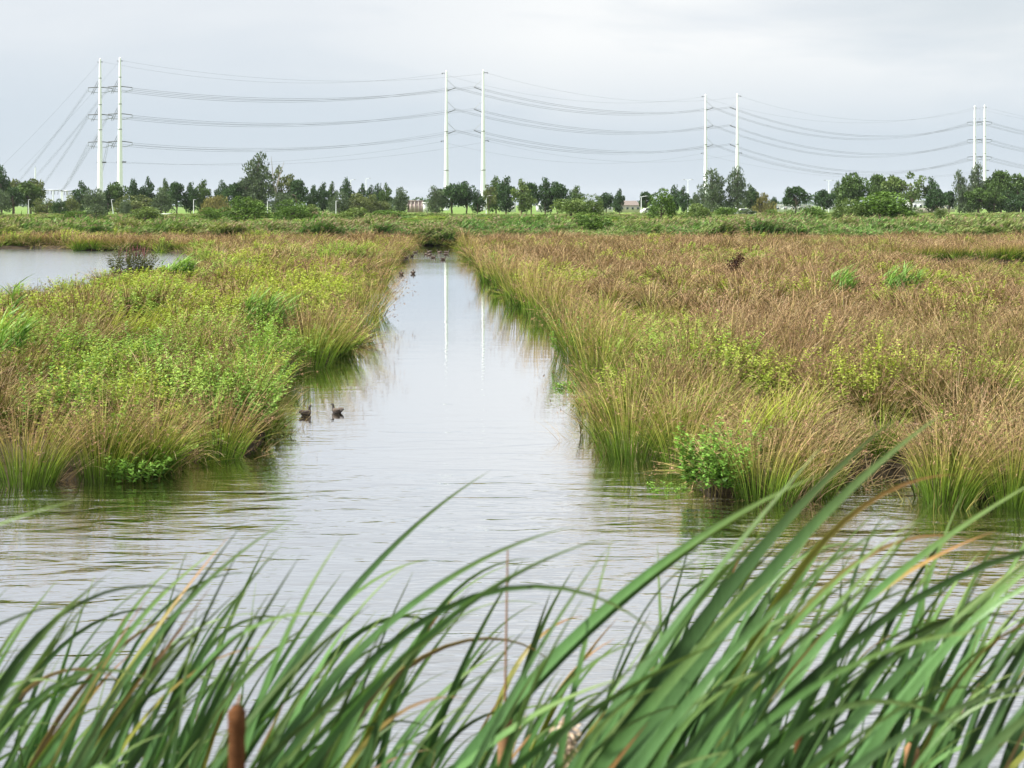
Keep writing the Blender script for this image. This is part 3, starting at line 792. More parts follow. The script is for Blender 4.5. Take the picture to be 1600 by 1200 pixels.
# clumps of reed in the meadow
def reed_clump(px, py, D, wpx, hpx, label, nst=30, leaf=.55, plume=0.0):
    X = (px - 800) / F * D
    t = thing('reed_clump', (X, D, gz1(X, D)), label, 'reed clump')
    mb, pb = reed_mb(nst, wpx / F * D * .4, hpx / F * D, leaf, 10, plume, stemw=.008 * max(1, D / 25), leafw=.05 * max(1, D / 25))
    mb.build('stems', M['reed_clump'], t, kind='stuff')
    if pb is not None and plume > 0: pb.build('plumes', M['plume'], t, kind='stuff')
M['reed_clump'] = foliage('reed_clump', [(0.0, (0.05, 0.12, 0.025)), (0.5, (0.13, 0.26, 0.05)), (1.0, (0.28, 0.40, 0.12))], var=.4, trans=.35)
reed_clump(1398, 0, 45, 66, 66, 'bright green reed clump bowing right in the right meadow', 36)
reed_clump(1310, 0, 47, 44, 58, 'thin reed clump left of the bright one in the right meadow', 14)
reed_clump(8, 0, 26, 70, 120, 'green reed clump at the left edge of the picture', 22)
reed_clump(20, 0, 34, 20, 118, 'lone tall reed stalk standing before the pond at the left edge', 3, .6)
reed_clump(410, 0, 33, 90, 84, 'soft light green reed patch in the middle of the left island', 40)
reed_clump(270, 0, 55, 60, 50, 'green reed patch right of the loosestrife bush', 34)

# ------------------------------------------------------------------ trees and shrubs
def crown_mesh(kind, nleaf, seed):
    g = np.random.default_rng(seed)
    blobs = []
    if kind == 'cone':
        for i in range(26):
            z = .16 + .82 * (i / 25); r = .47 * (1 - ((z - .38) / .62) ** 2 if z > .38 else .60 + 1.8 * (z - .16)) ** .9 if z < .99 else .05
            r = max(r, .04); a = g.uniform(0, 6.28); q = r * g.uniform(.35, .8)
            blobs.append((q * math.cos(a), q * math.sin(a), z, max(.07, r * .46), .08))
    elif kind == 'round':
        for i in range(30):
            d = g.normal(size=3); d /= np.linalg.norm(d); q = g.uniform(.4, .78)
            blobs.append((.46 * d[0] * q, .46 * d[1] * q, .60 + .38 * d[2] * q, g.uniform(.10, .17), g.uniform(.08, .11)))
    elif kind == 'column':
        for i in range(30):
            z = .12 + .84 * i / 29; r = .42 * math.sin(math.pi * min(1, (z * .92 + .08)) ** .8) ** .6 + .04
            a = g.uniform(0, 6.28); q = r * g.uniform(.2, .75)
            blobs.append((q * math.cos(a), q * math.sin(a), z, max(.08, r * .45), .09))
    elif kind in ('dome', 'weep'):
        for i in range(34):
            d = g.normal(size=3); d[2] = abs(d[2]); d /= np.linalg.norm(d); q = g.uniform(.45, .85)
            z = .10 + .82 * d[2] * q * 1.1
            blobs.append((.5 * d[0] * q, .5 * d[1] * q, min(z, .9), g.uniform(.10, .17), g.uniform(.09, .14)))
    elif kind == 'open':
        for i in range(22):
            d = g.normal(size=3); d /= np.linalg.norm(d); q = g.uniform(.55, .95)
            blobs.append((.48 * d[0] * q, .48 * d[1] * q, .60 + .38 * d[2] * q, g.uniform(.08, .13), g.uniform(.05, .09)))
    B = np.array(blobs)
    wgt = B[:, 3] ** 2; wgt /= wgt.sum()
    bi = g.choice(len(B), nleaf, p=wgt)
    d = g.normal(size=(nleaf, 3)); d /= np.linalg.norm(d, axis=1)[:, None]
    q = g.uniform(.45, 1.08, nleaf) ** .6
    pos = B[bi, :3] + d * q[:, None] * np.stack([B[bi, 3], B[bi, 3], B[bi, 4]], -1)
    pos[:, 2] = np.clip(pos[:, 2], .01, 1.0)
    if kind == 'weep':
        pos[:, 2] -= g.uniform(0, .25, nleaf) * (np.hypot(pos[:, 0], pos[:, 1]) > .25)
        pos[:, 2] = np.clip(pos[:, 2], .02, 1)
        dr = np.stack([g.normal(0, .12, nleaf), g.normal(0, .12, nleaf), -np.ones(nleaf)], -1)
        ln, wd = g.uniform(.06, .13, nleaf), g.uniform(.015, .03, nleaf)
    elif kind in ('dome', 'column'):
        dr = d * .8 + g.normal(0, .5, (nleaf, 3)) + np.array([.15, 0, .55])
        ln, wd = g.uniform(.04, .085, nleaf), g.uniform(.018, .04, nleaf)
    else:
        dr = d * .6 + g.normal(0, .6, (nleaf, 3))
        ln, wd = g.uniform(.035, .075, nleaf), g.uniform(.03, .055, nleaf)
    V, Fc = rhombs(pos, dr, ln, wd, up=g.normal(size=(nleaf, 3)))
    V[:, 2] = np.maximum(V[:, 2], 0)
    br = g.uniform(0, 1, len(B))
    t = np.clip(br[bi] * .5 + g.uniform(0, .6, nleaf), 0, 1)
    me = make_mesh('crown', V, Fc, {'t': np.repeat(t, 4), 'r': np.repeat(g.uniform(0, 1, nleaf), 4)})
    mb = MB()
    top = {'cone': .93, 'round': .7, 'column': .92, 'dome': .6, 'weep': .6, 'open': .75}[kind]
    zz = np.linspace(-.03, top, 7)
    sway = np.cumsum(g.normal(0, .012, (7, 2)), 0) * (zz[:, None] > .1)
    mb.tube(np.column_stack([sway, zz]), np.linspace(.034, .008, 7), 7)
    for b in B[g.permutation(len(B))[:10]]:
        z0 = g.uniform(.15, .5) if kind not in ('dome', 'weep') else g.uniform(.03, .25)
        z0 = min(z0, b[2])
        p0 = np.array([0, 0, z0]); p1 = b[:3]
        mid = (p0 + p1) / 2 + [0, 0, .05]
        mb.tube([p0, mid, p1], [.014, .009, .004], 5)
    return me, mb.mesh('trunk', True)
CROWN = {}
for kname, cnt in (('cone', 3), ('round', 3), ('column', 2), ('dome', 4), ('weep', 2), ('open', 2)):
    CROWN[kname] = [crown_mesh(kname, 3400 if kname != 'open' else 1700, 100 + 10 * len(CROWN) + i) for i in range(cnt)]
_colored = {}
_cnt = {}
def tree(px, top, w, D, kind, colr, label, name='tree', cat='tree', group=None, base=None):
    X = (px - 800) / F * D
    gz = gz1(X, D)
    if base is not None: gz = max(gz, P(px, base, D)[2])
    zt = P(px, top, D)[2]
    h = zt - gz; wd = w / F * D
    i = _cnt.get(kind, 0); _cnt[kind] = i + 1
    v = i % len(CROWN[kind])
    key = (kind, v, colr)
    if key not in _colored:
        cm = CROWN[kind][v][0].copy(); cm.materials.append(M['leaf_' + colr])
        tm = CROWN[kind][v][1] if len(CROWN[kind][v][1].materials) else CROWN[kind][v][1]
        _colored[key] = cm
    tm = CROWN[kind][v][1]
    t = thing(name, (X, D, gz - .05), label, cat, group, rz=float(U(0, 6.28)), scale=(wd * 1.38, wd * 1.38, h * 1.05))
    link('crown', _colored[key], None, t)
    link('trunk', tm, M['bark'], t)
    return t
LEFT_ROW = 'trees behind the left reed bed'; MID_ROW = 'young trees along the dike'; RIGHT_ROW = 'trees at the right end of the dike'
TREES = [
 # px, top, width, D, kind, colour, label, group
 (2, 262, 26, 360, 'cone', 'dark', 'dark pointed tree cut by the left edge of the picture', LEFT_ROW),
 (3, 290, 26, 335, 'dome', 'grey', 'grey green willow at the very left edge under a dark tree', LEFT_ROW),
 (22, 280, 28, 380, 'round', 'olive', 'pale olive tree left of the small white mast', LEFT_ROW),
 (48, 277, 38, 372, 'round', 'olive', 'broad olive willow crown behind the small white mast', LEFT_ROW),
 (20, 292, 26, 340, 'round', 'dark', 'dark round tree second from the left edge', LEFT_ROW),
 (44, 283, 32, 345, 'round', 'green', 'deep green tree in front of the olive willow at far left', LEFT_ROW),
 (72, 307, 34, 325, 'dome', 'olive', 'low olive willow bush beside the leftmost lamp post', LEFT_ROW),
 (93, 310, 18, 322, 'dome', 'dark', 'small dark bush below the slanting power cables', LEFT_ROW),
 (110, 305, 26, 326, 'dome', 'olive', 'olive bush left of the first dark tree by the pylons', LEFT_ROW),
 (127, 286, 24, 350, 'cone', 'dark', 'dark tree left of the foot of the first pylon pair', LEFT_ROW),
 (148, 287, 32, 330, 'dome', 'grey', 'grey olive willow at the foot of the left pylon', LEFT_ROW),
 (168, 297, 22, 350, 'cone', 'dark', 'dark tree between the two poles of the first pylon pair', LEFT_ROW),
 (184, 282, 30, 352, 'round', 'green', 'green tree at the foot of the second pylon pole', LEFT_ROW),
 (208, 282, 24, 356, 'cone', 'dark', 'dark tree just right of the first pylon pair', LEFT_ROW),
 (207, 301, 50, 322, 'dome', 'olive', 'wide low olive willow behind the second lamp post', LEFT_ROW),
 (196, 310, 18, 316, 'dome', 'grey', 'small grey bush beside the second lamp post', LEFT_ROW),
 (231, 280, 20, 358, 'cone', 'dark', 'tall narrow dark tree above the wide olive willow', LEFT_ROW),
 (252, 293, 30, 328, 'dome', 'grey', 'rounded grey willow left of the third lamp post', LEFT_ROW),
 (258, 282, 18, 362, 'cone', 'green', 'pointed tree rising behind the rounded grey willow', LEFT_ROW),
 (276, 284, 28, 350, 'round', 'dark', 'dark tree right of the rounded grey willow', LEFT_ROW),
 (298, 287, 22, 352, 'cone', 'dark', 'dark tree above the third lamp post', LEFT_ROW),
 (317, 284, 26, 356, 'cone', 'green', 'green tree left of the golden weeping willow', LEFT_ROW),
 (347, 285, 20, 362, 'cone', 'dark', 'dark treetop showing above the golden willow at left', LEFT_ROW),
 (336, 297, 44, 330, 'weep', 'gold', 'golden weeping willow on the left beside the third lamp', LEFT_ROW),
 (366, 285, 34, 345, 'round', 'dark', 'dark round tree left of the tallest tree', LEFT_ROW),
 (404, 245, 46, 350, 'column', 'grey', 'tallest grey green poplar on the left side', LEFT_ROW),
 (384, 274, 32, 346, 'round', 'grey', 'lower grey crown leaning on the tallest poplar', LEFT_ROW),
 (439, 263, 30, 352, 'open', 'olive', 'thin crowned willow with bare dead limbs beside the tallest poplar', LEFT_ROW),
 (441, 294, 30, 330, 'dome', 'grey', 'grey willow below the thin crowned willow', LEFT_ROW),
 (463, 280, 32, 348, 'round', 'dark', 'dark spreading tree right of the thin crowned willow', LEFT_ROW),
 (490, 291, 20, 352, 'cone', 'dark', 'dark tree left of the fifth lamp post', LEFT_ROW),
 (505, 288, 20, 356, 'cone', 'dark', 'pointed dark tree just left of the fifth lamp post', LEFT_ROW),
 (519, 287, 14, 364, 'cone', 'green', 'slim treetop above the fifth lamp post', LEFT_ROW),
 (530, 296, 32, 330, 'dome', 'grey', 'grey willow right behind the fifth lamp post', LEFT_ROW),
 (541, 280, 20, 358, 'cone', 'dark', 'tall dark pointed tree right of the fifth lamp post', LEFT_ROW),
 (566, 290, 18, 362, 'cone', 'dark', 'dark treetop midway between fifth lamp and the gap', LEFT_ROW),
 (560, 301, 36, 330, 'dome', 'olive', 'olive willow left of the gap with the shed', LEFT_ROW),
 (580, 304, 26, 334, 'dome', 'olive', 'small olive willow under the dark treetops near the gap', LEFT_ROW),
 (580, 292, 16, 360, 'cone', 'dark', 'narrow dark tree third from the gap with the shed', LEFT_ROW),
 (591, 289, 18, 358, 'cone', 'dark', 'narrow dark tree second from the gap with the shed', LEFT_ROW),
 (603, 289, 18, 352, 'cone', 'green', 'narrow tree next to the last willow before the gap', LEFT_ROW),
 (598, 309, 24, 336, 'dome', 'olive', 'pale bush at the foot of the narrow trees near the gap', LEFT_ROW),
 (625, 295, 28, 320, 'column', 'grey', 'grey willow standing on the left side of the shed gap', LEFT_ROW),
 (680, 293, 30, 320, 'column', 'grey', 'dark grey willow on the right side of the shed gap', MID_ROW),
 (706, 287, 38, 335, 'round', 'dark', 'dark broad tree between the willow and the second pylon pair', MID_ROW),
 (729, 281, 30, 338, 'round', 'dark', 'dark tall broad tree left of the second pylon pair right pole', MID_ROW),
 (746, 299, 20, 345, 'cone', 'dark', 'smaller dark tree at the foot of the second right pole', MID_ROW),
 (764, 290, 20, 330, 'open', 'olive', 'thin brownish tree with a bare trunk by the second right pole', MID_ROW),
 (775, 278, 28, 350, 'cone', 'green', 'tall green tree right of the second pylon pair', MID_ROW),
 (791, 279, 30, 340, 'cone', 'dark', 'dark tree with bare trunk second right of the pylon pair', MID_ROW),
 (815, 283, 30, 330, 'cone', 'pale', 'lighter green tree with bare trunk in the young row', MID_ROW),
 (830, 285, 28, 338, 'round', 'dark', 'dark tree right of the lighter green tree', MID_ROW),
 (852, 280, 28, 342, 'cone', 'dark', 'tall pointed dark tree in the middle of the young row', MID_ROW),
 (871, 284, 34, 340, 'round', 'dark', 'dark wide tree right of the tall pointed one', MID_ROW),
 (900, 293, 26, 345, 'cone', 'green', 'pointed green tree above the olive bush', MID_ROW),
 (947, 299, 24, 340, 'round', 'dark', 'small dark tree on a thin trunk left of the brick house', MID_ROW),
 (968, 297, 18, 338, 'cone', 'dark', 'slim dark tree on a thin trunk beside the brick house', MID_ROW),
 (1009, 299, 20, 340, 'round', 'dark', 'lone small dark tree right of the white post', MID_ROW),
 (1054, 291, 20, 350, 'cone', 'dark', 'dark tree left of the tall double lamp', MID_ROW),
 (1068, 293, 16, 344, 'cone', 'dark', 'dark narrow tree touching the tall double lamp', MID_ROW),
 (1086, 303, 14, 350, 'cone', 'green', 'small tree right of the tall double lamp', MID_ROW),
 (1099, 284, 24, 340, 'dome', 'grey', 'lower willow leaning on the left tall poplar', MID_ROW),
 (1114, 268, 36, 325, 'column', 'grey', 'tall dense poplar in front of the third pylon left pole', MID_ROW),
 (1152, 265, 34, 325, 'column', 'grey', 'tall dense poplar in front of the third pylon right pole', MID_ROW),
 (1174, 291, 18, 335, 'round', 'dark', 'dark tree between the poplar and the weeping willow', MID_ROW),
 (1189, 289, 36, 345, 'weep', 'gold', 'golden weeping willow right of the two poplars', MID_ROW),
 (1209, 306, 10, 380, 'round', 'dark', 'tiny tree right of the golden weeping willow', MID_ROW),
 (1243, 291, 38, 330, 'round', 'dark', 'round dark tree standing alone before the white buildings', MID_ROW),
 (1286, 296, 30, 335, 'round', 'dark', 'round dark tree left of the slim street tree', MID_ROW),
 (1309, 285, 20, 345, 'cone', 'green', 'slim pointed tree left of the big right tree group', RIGHT_ROW),
 (1337, 267, 42, 340, 'round', 'green', 'large tree above the left end of the big willow bush', RIGHT_ROW),
 (1373, 272, 34, 350, 'round', 'green', 'large tree above the middle of the big willow bush', RIGHT_ROW),
 (1396, 273, 34, 345, 'round', 'pale', 'large pale tree above the right half of the willow bush', RIGHT_ROW),
 (1424, 272, 40, 342, 'open', 'pale', 'airy pale tree with gaps right of the willow bush', RIGHT_ROW),
 (1456, 280, 26, 342, 'cone', 'dark', 'dark pointed tree above the grey fence', RIGHT_ROW),
 (1464, 293, 28, 330, 'round', 'dark', 'low dark tree in front of the grey fence', RIGHT_ROW),
 (1483, 298, 22, 338, 'round', 'dark', 'small dark tree left of the slender poplar', RIGHT_ROW),
 (1499, 270, 22, 335, 'column', 'grey', 'slender grey poplar left of the fourth pylon pair', RIGHT_ROW),
 (1513, 290, 20, 340, 'column', 'grey', 'low grey tree between the two slender poplars', RIGHT_ROW),
 (1527, 259, 24, 345, 'column', 'grey', 'tall slender poplar below the fourth pylon pair', RIGHT_ROW),
 (1530, 292, 34, 325, 'round', 'green', 'green tree with low crown under the fourth pylon pair', RIGHT_ROW),
 (1546, 274, 32, 345, 'round', 'grey', 'grey crown right of the fourth pylon pair', RIGHT_ROW),
 (1564, 266, 38, 340, 'round', 'green', 'bright green big tree right of the fourth pylon pair', RIGHT_ROW),
 (1592, 272, 44, 345, 'round', 'green', 'bright green big tree at the right edge of the picture', RIGHT_ROW),
 (1553, 298, 28, 325, 'cone', 'green', 'small tree with visible trunk under the bright big tree', RIGHT_ROW),
 (1576, 299, 28, 325, 'cone', 'dark', 'second small tree with trunk near the right edge', RIGHT_ROW),
 (1598, 300, 26, 326, 'cone', 'dark', 'small tree cut by the right edge below the big crowns', RIGHT_ROW),
]
for (px, top, w, D, kind, colr, lab, grp) in TREES:
    nm = {'weep': 'weeping_willow', 'dome': 'willow_tree', 'column': 'poplar_tree'}.get(kind, 'young_tree' if D < 400 else 'tree')
    tree(px, top, w, D, kind, colr, lab, nm, 'tree', grp)
SHRUBS = [
 (328, 323, 40, 165, 'bush', 'dark rounded willow shrub left in the reed bed', 347),
 (382, 307, 58, 172, 'bush', 'big bright willow shrub in the reeds under the tallest poplar', 346),
 (398, 305, 26, 178, 'pale', 'pale willow shrub behind the big bright one', 340),
 (456, 307, 50, 170, 'bush', 'leafy green shrub between the fourth and fifth lamp', 345),
 (484, 318, 26, 176, 'pale', 'light small shrub right of the leafy green shrub', 342),
 (555, 324, 56, 165, 'pale', 'yellow green willow shrub right of the fifth lamp', 349),
 (604, 324, 46, 168, 'bush', 'dark green shrub leaning right before the shed gap', 344),
 (656, 343, 50, 128, 'bush', 'dark green shrub at the far end of the channel', 380),
 (226, 322, 44, 172, 'pale', 'light green shrub in the reeds below the second lamp', 345),
 (150, 318, 26, 180, 'grey', 'grey shrub at the reed bed edge left of the second lamp', 340),
 (118, 326, 40, 180, 'bush', 'low shrub in the left reed bed below the pylons', 342),
 (22, 344, 50, 140, 'bush', 'dark shrub in the reeds at the far left', 368),
 (852, 334, 60, 135, 'bush', 'dark green willow shrub in the middle of the reeds', 366),
 (920, 332, 70, 135, 'bush', 'wide dark reed thicket right of the middle shrub', 367),
 (892, 304, 50, 200, 'pale', 'olive willow bush in front of the pointed green tree', 336),
 (925, 300, 30, 205, 'pale', 'light willow bush left of the small thin trunk trees', 336),
 (1033, 293, 34, 195, 'bush', 'tall loose willow bush left of the tall double lamp', 342),
 (1090, 318, 44, 180, 'pale', 'thin scrub bush in the reeds below the left tall poplar', 350),
 (1136, 322, 34, 210, 'bush', 'green bush at the foot of the right tall poplar', 336),
 (1166, 325, 24, 215, 'grey', 'grey green bush beside the parked white car', 334),
 (1208, 326, 34, 165, 'bush', 'low dark shrub in the reeds below the weeping willow', 352),
 (1234, 328, 30, 165, 'bush', 'low shrub below the lone round tree', 352),
 (1268, 317, 40, 170, 'bush', 'rounded shrub left of the big willow bush', 347),
 (1330, 306, 50, 170, 'pale', 'olive left half of the big willow bush group', 346),
 (1375, 298, 90, 170, 'bush', 'biggest willow bush right of centre before the tree group', 346),
 (1410, 312, 40, 172, 'bush', 'right flank bush beside the biggest willow bush', 342),
 (1470, 320, 18, 175, 'pale', 'small upright sapling bush before the grey fence', 345),
 (540, 336, 40, 150, 'pale', 'low pale thicket in the reeds below the fifth lamp', 356),
]
for (px, top, w, D, colr, lab, base) in SHRUBS:
    tree(px, top, w, D, 'dome', colr, lab, 'willow_shrub', 'shrub', 'willow shrubs in the reeds', base)
# bare dead limbs of the thin crowned willow
dl = thing('dead_tree', P(430, 0, 349) * [1, 1, 0] + [0, 0, 1.2], 'bare pale dead tree limbs beside the tallest poplar', 'tree')
m = MB()
m.tube([(0, 0, 0), (.2, 0, 4), (-.4, 0, 8), (-1.0, 0, 14.2)], [.28, .2, .14, .03], 6)
m.build('trunk', M['dead_wood'], dl, True)
m = MB(); m.tube([(.1, 0, 5), (1.0, 0, 9), (2.2, 0, 12.9)], [.16, .1, .03], 6); m.build('limb', M['dead_wood'], dl, True)
m = MB(); m.tube([(-.1, 0, 6), (.9, .2, 9.2), (1.1, .2, 10.5)], [.1, .06, .02], 6); m.build('limb', M['dead_wood'], dl, True)

# distant woods behind everything
def far_wood(name, px0, px1, top, D, label, seed):
    g = np.random.default_rng(seed)
    x0, x1 = (px0 - 800) / F * D, (px1 - 800) / F * D
    n = int(abs(x1 - x0) * 6)
    x = g.uniform(x0, x1, n); yy = D + g.uniform(0, 40, n)
    ht = P(0, top, D)[2] * (0.65 + .5 * fnoise(x * .03, x * 0, seed))
    z = 1.2 + (ht - 1.2) * g.uniform(0, 1, n) ** .6
    V, Fc = rhombs(np.stack([x, yy, z], -1), g.normal(size=(n, 3)), g.uniform(2, 4, n), g.uniform(1.5, 3, n), up=g.normal(size=(n, 3)))
    MB().add(V, Fc, t=np.repeat(g.uniform(0, 1, n), 4), r=np.repeat(g.uniform(0, 1, n), 4)).build(name, M['leaf_dark'], None, kind='stuff', label=label, category='wood')
far_wood('distant_wood', 560, 800, 309, 1100, 'hazy distant wood behind the shed and second pylon pair', 1)
far_wood('distant_wood', 1000, 1480, 313, 1500, 'hazy distant wood on the horizon at the right', 2)
far_wood('distant_wood', -60, 560, 315, 1400, 'hazy distant wood behind the left trees', 3)

# ------------------------------------------------------------------ pylons and cables
def shaft(t, h, r0, r1):
    z = np.linspace(0, h, 13)
    m = MB(); m.tube(np.column_stack([0 * z, 0 * z, z]), r0 + (r1 - r0) * (z / h) ** .85, 20)
    m.tube([(0, 0, h - .01), (0, 0, h + .35)], [r1, .02], 20)
    m.build('shaft', M['pole_white'], t, True)
def ring(t, z, r):
    MB().tube([(0, 0, z - .18), (0, 0, z + .18)], r + .05, 20).build('joint_ring', M['steel'], t, True)
PY = {}
POLE_H = 60.5
def rad_at(z): return 1.30 + (.40 - 1.30) * (max(z - 1.2, 0) / (POLE_H - 1.2)) ** .85
def suspension(px, D, sgn, levels, label):
    X = (px - 800) / F * D
    t = thing('pylon_pole', (X, D, 1.2), label, 'pylon', 'white pylon poles')
    shaft(t, POLE_H - 1.2, 1.22, .38)
    ring(t, 33.5, rad_at(34.5)); ring(t, 17, rad_at(18))
    ap = []
    for zl in levels:
        za = zl - 1.2; r = rad_at(zl)
        a = np.array([sgn * 3.9, 0, za])
        MB().tube([(sgn * r * .8, 0, za - 1.35), a], [.17, .13], 8).build('post_insulator', M['dark_steel'], t, True)
        MB().tube([(sgn * r * .8, 0, za + 3.3), a], [.09, .07], 8).build('stay_insulator', M['steel'], t, True)
        ap.append(np.array([X + a[0], D, zl]))
    arms = []
    for zl in (POLE_H - .9, levels[-1] - 4.4):
        r = rad_at(zl)
        m = MB(); m.tube([(-sgn * r * .7, 0, zl - 1.2), (-sgn * (r + 1.5), 0, zl - 1.2)], [.14, .12], 8)
        m.box((-sgn * (r + 1.4), 0, zl - 1.45), (.5, .3, .3))
        m.build('bracket', M['dark_steel'], t)
        arms.append(np.array([X - sgn * (r + 1.5), D, zl - .3]))
    return ap, arms
def tension(px, D, levels, half, label, strings=True):
    X = (px - 800) / F * D
    t = thing('pylon_pole', (X, D, 1.2), label, 'pylon', 'white pylon poles')
    shaft(t, POLE_H - 1.2, 1.26, .40)
    for z in (53.0, 42.6, 32.8): ring(t, z - 1.2, rad_at(z))
    ends = []
    for zl in levels:
        za = zl - 1.2
        m = MB()
        m.tube([(-half, 0, za + .35), (-half * .3, 0, za + .55), (half * .3, 0, za + .5), (half, 0, za + .1)], .17, 8)
        m.build('cross_arm', M['dark_steel'], t, True)
        m = MB()
        m.tube([(-half, .3, za - 1.1), (-half * .4, .3, za - 1.5), (half * .4, .3, za - 1.6), (half, .3, za - .7)], .10, 6)
        for q in (-half, half): m.tube([(q, .3, za - 1.1), (q, .1, za + .3)], .07, 6)
        m.build('jumper_loop', M['steel'], t, True)
        if strings:
            for dx in (-half * .55, ):
                m = MB()
                for o in (0, .7): m.tube([(dx - .9 + o, 0, za - 2.2), (dx + 1.6 + o, 0, za + 2.9)], .09, 6)
                m.build('insulator_string', M['dark_steel'], t, True)
        ends.append((np.array([X - half, D, zl - .4]), np.array([X + half, D, zl - .4])))
    m = MB(); m.box((0, -.1, POLE_H - 2.4), (2.2, .25, .25)); m.build('bracket', M['dark_steel'], t)
    zl = levels[-1] - 7.5
    m = MB(); m.box((.6, -.1, zl - 1.2), (3.6, .4, .5)); m.build('bracket', M['dark_steel'], t)
    return ends, np.array([X, D, POLE_H - .9]), np.array([X + 2.2, D, zl])
L1 = [48.9, 38.3, 27.6]; L2 = [53.4, 44.1, 35.1]; L3 = [53.8, 44.5, 34.7]; L4 = [50.7, 40.6, 30.7]
e1l, t1l, b1l = tension(156.5, 556, L1, 4.7, 'left white pole of the nearest pylon pair on the left')
e1r, t1r, b1r = tension(187.5, 552, L1, 4.7, 'right white pole of the nearest pylon pair on the left')
a2l, r2l = suspension(697.5, 606, 1, L2, 'left white pole of the second pylon pair above the channel')
a2r, r2r = suspension(755, 603, -1, L2, 'right white pole of the second pylon pair above the channel')
a3l, r3l = suspension(1102.5, 736, 1, L3, 'left white pole of the third pylon pair behind tall poplars')
a3r, r3r = suspension(1152, 733, -1, L3, 'right white pole of the third pylon pair behind tall poplars')
e4l, t4l, b4l = tension(1523, 820, L4, 4.2, 'left white pole of the smallest pylon pair at far right', False)
e4r, t4r, b4r = tension(1538.5, 815, L4, 4.2, 'right white pole of the smallest pylon pair at far right', False)
def bundle(a, b, sag, label, r=.027, four=True, group='power cables'):
    c = (a + b) / 2; d = b - a
    o = thing('power_cable', a, label, 'cable', group)
    s = np.linspace(0, 1, 33)
    nrm = np.array([d[1], -d[0], 0]) / (np.hypot(d[0], d[1]) + 1e-9)
    offs = [(-.3, .32), (.3, .32), (-.3, -.32), (.3, -.32)] if four else [(0, 0)]
    for (u_, v_) in offs:
        p = d[None] * s[:, None] + nrm[None] * u_ + np.array([0, 0, v_])[None]
        p[:, 2] -= 4 * sag * s * (1 - s)
        MB().tube(p, r, 4).build('conductor', M['cable'], o)
POS = ['upper', 'middle', 'lower']
for i in range(3):
    w = POS[i]
    bundle(e1l[i][1], a2l[i], 5.2, f'{w} cable of the rear circuit between first and second pylon pairs')
    bundle(e1r[i][1], a2r[i], 4.6, f'{w} cable of the front circuit between first and second pylon pairs')
    bundle(a2l[i], a3l[i], 7.0, f'{w} cable of the left circuit between second and third pylon pairs')
    bundle(a2r[i], a3r[i], 6.4, f'{w} cable of the right circuit between second and third pylon pairs')
    bundle(a3l[i], e4l[i][0], 12.5, f'{w} cable of the left circuit between third and fourth pylon pairs')
    bundle(a3r[i], e4r[i][0], 11.0, f'{w} cable of the right circuit between third and fourth pylon pairs')
    bundle(e4l[i][1], P(1800, [215, 240, 264][i], 900), 6, f'{w} left cable leaving the picture right of the fourth pylon pair')
    bundle(e4r[i][1], P(1815, [213, 238, 262][i], 890), 6, f'{w} right cable leaving the picture right of the fourth pylon pair')
    bundle(e1l[i][0], P([26, 62, 96][i], [288, 296, 299][i], 600), .8, f'{w} cable slanting down left from the leftmost pylon pole')
    bundle(e1r[i][0], P([52, 100, 152][i], [280, 296, 296][i], 600), .8, f'{w} cable slanting down behind the leftmost pylon pole')
for a, b, sg_, lab in (
    (t1l, r2l[0], 6, 'thin earth wire between tops of first and second left poles'), (t1r, r2r[0], 5.5, 'thin earth wire between tops of first and second right poles'),
    (r2l[0], r3l[0], 7, 'thin earth wire between tops of second and third left poles'), (r2r[0], r3r[0], 6.5, 'thin earth wire between tops of second and third right poles'),
    (r3l[0], t4l, 11, 'thin earth wire between tops of third and fourth left poles'), (r3r[0], t4r, 10, 'thin earth wire between tops of third and fourth right poles'),
    (t4l, P(1800, 196, 900), 5, 'thin left earth wire leaving right of the smallest pylon pair'), (t4r, P(1815, 194, 890), 5, 'thin right earth wire leaving right of the smallest pylon pair'),
    (t1l, P(0, 262, 600), 1, 'thin earth wire slanting down left from the leftmost pole top'), (t1r, P(30, 268, 600), 1, 'thin earth wire slanting down from the second pole top'),
    (b1l, r2l[1], 4, 'thin lower wire between first and second left poles'), (b1r, r2r[1], 4.5, 'thin lower wire between first and second right poles'),
    (r2l[1], r3l[1], 7, 'thin lower wire between second and third left poles'), (r2r[1], r3r[1], 6.5, 'thin lower wire between second and third right poles'),
    (r3l[1], b4l, 8, 'thin lower wire between third and fourth left poles'), (r3r[1], b4r, 8, 'thin lower wire between third and fourth right poles')):
    bundle(a, b, sg_, lab, r=.026, four=False, group='thin wires')

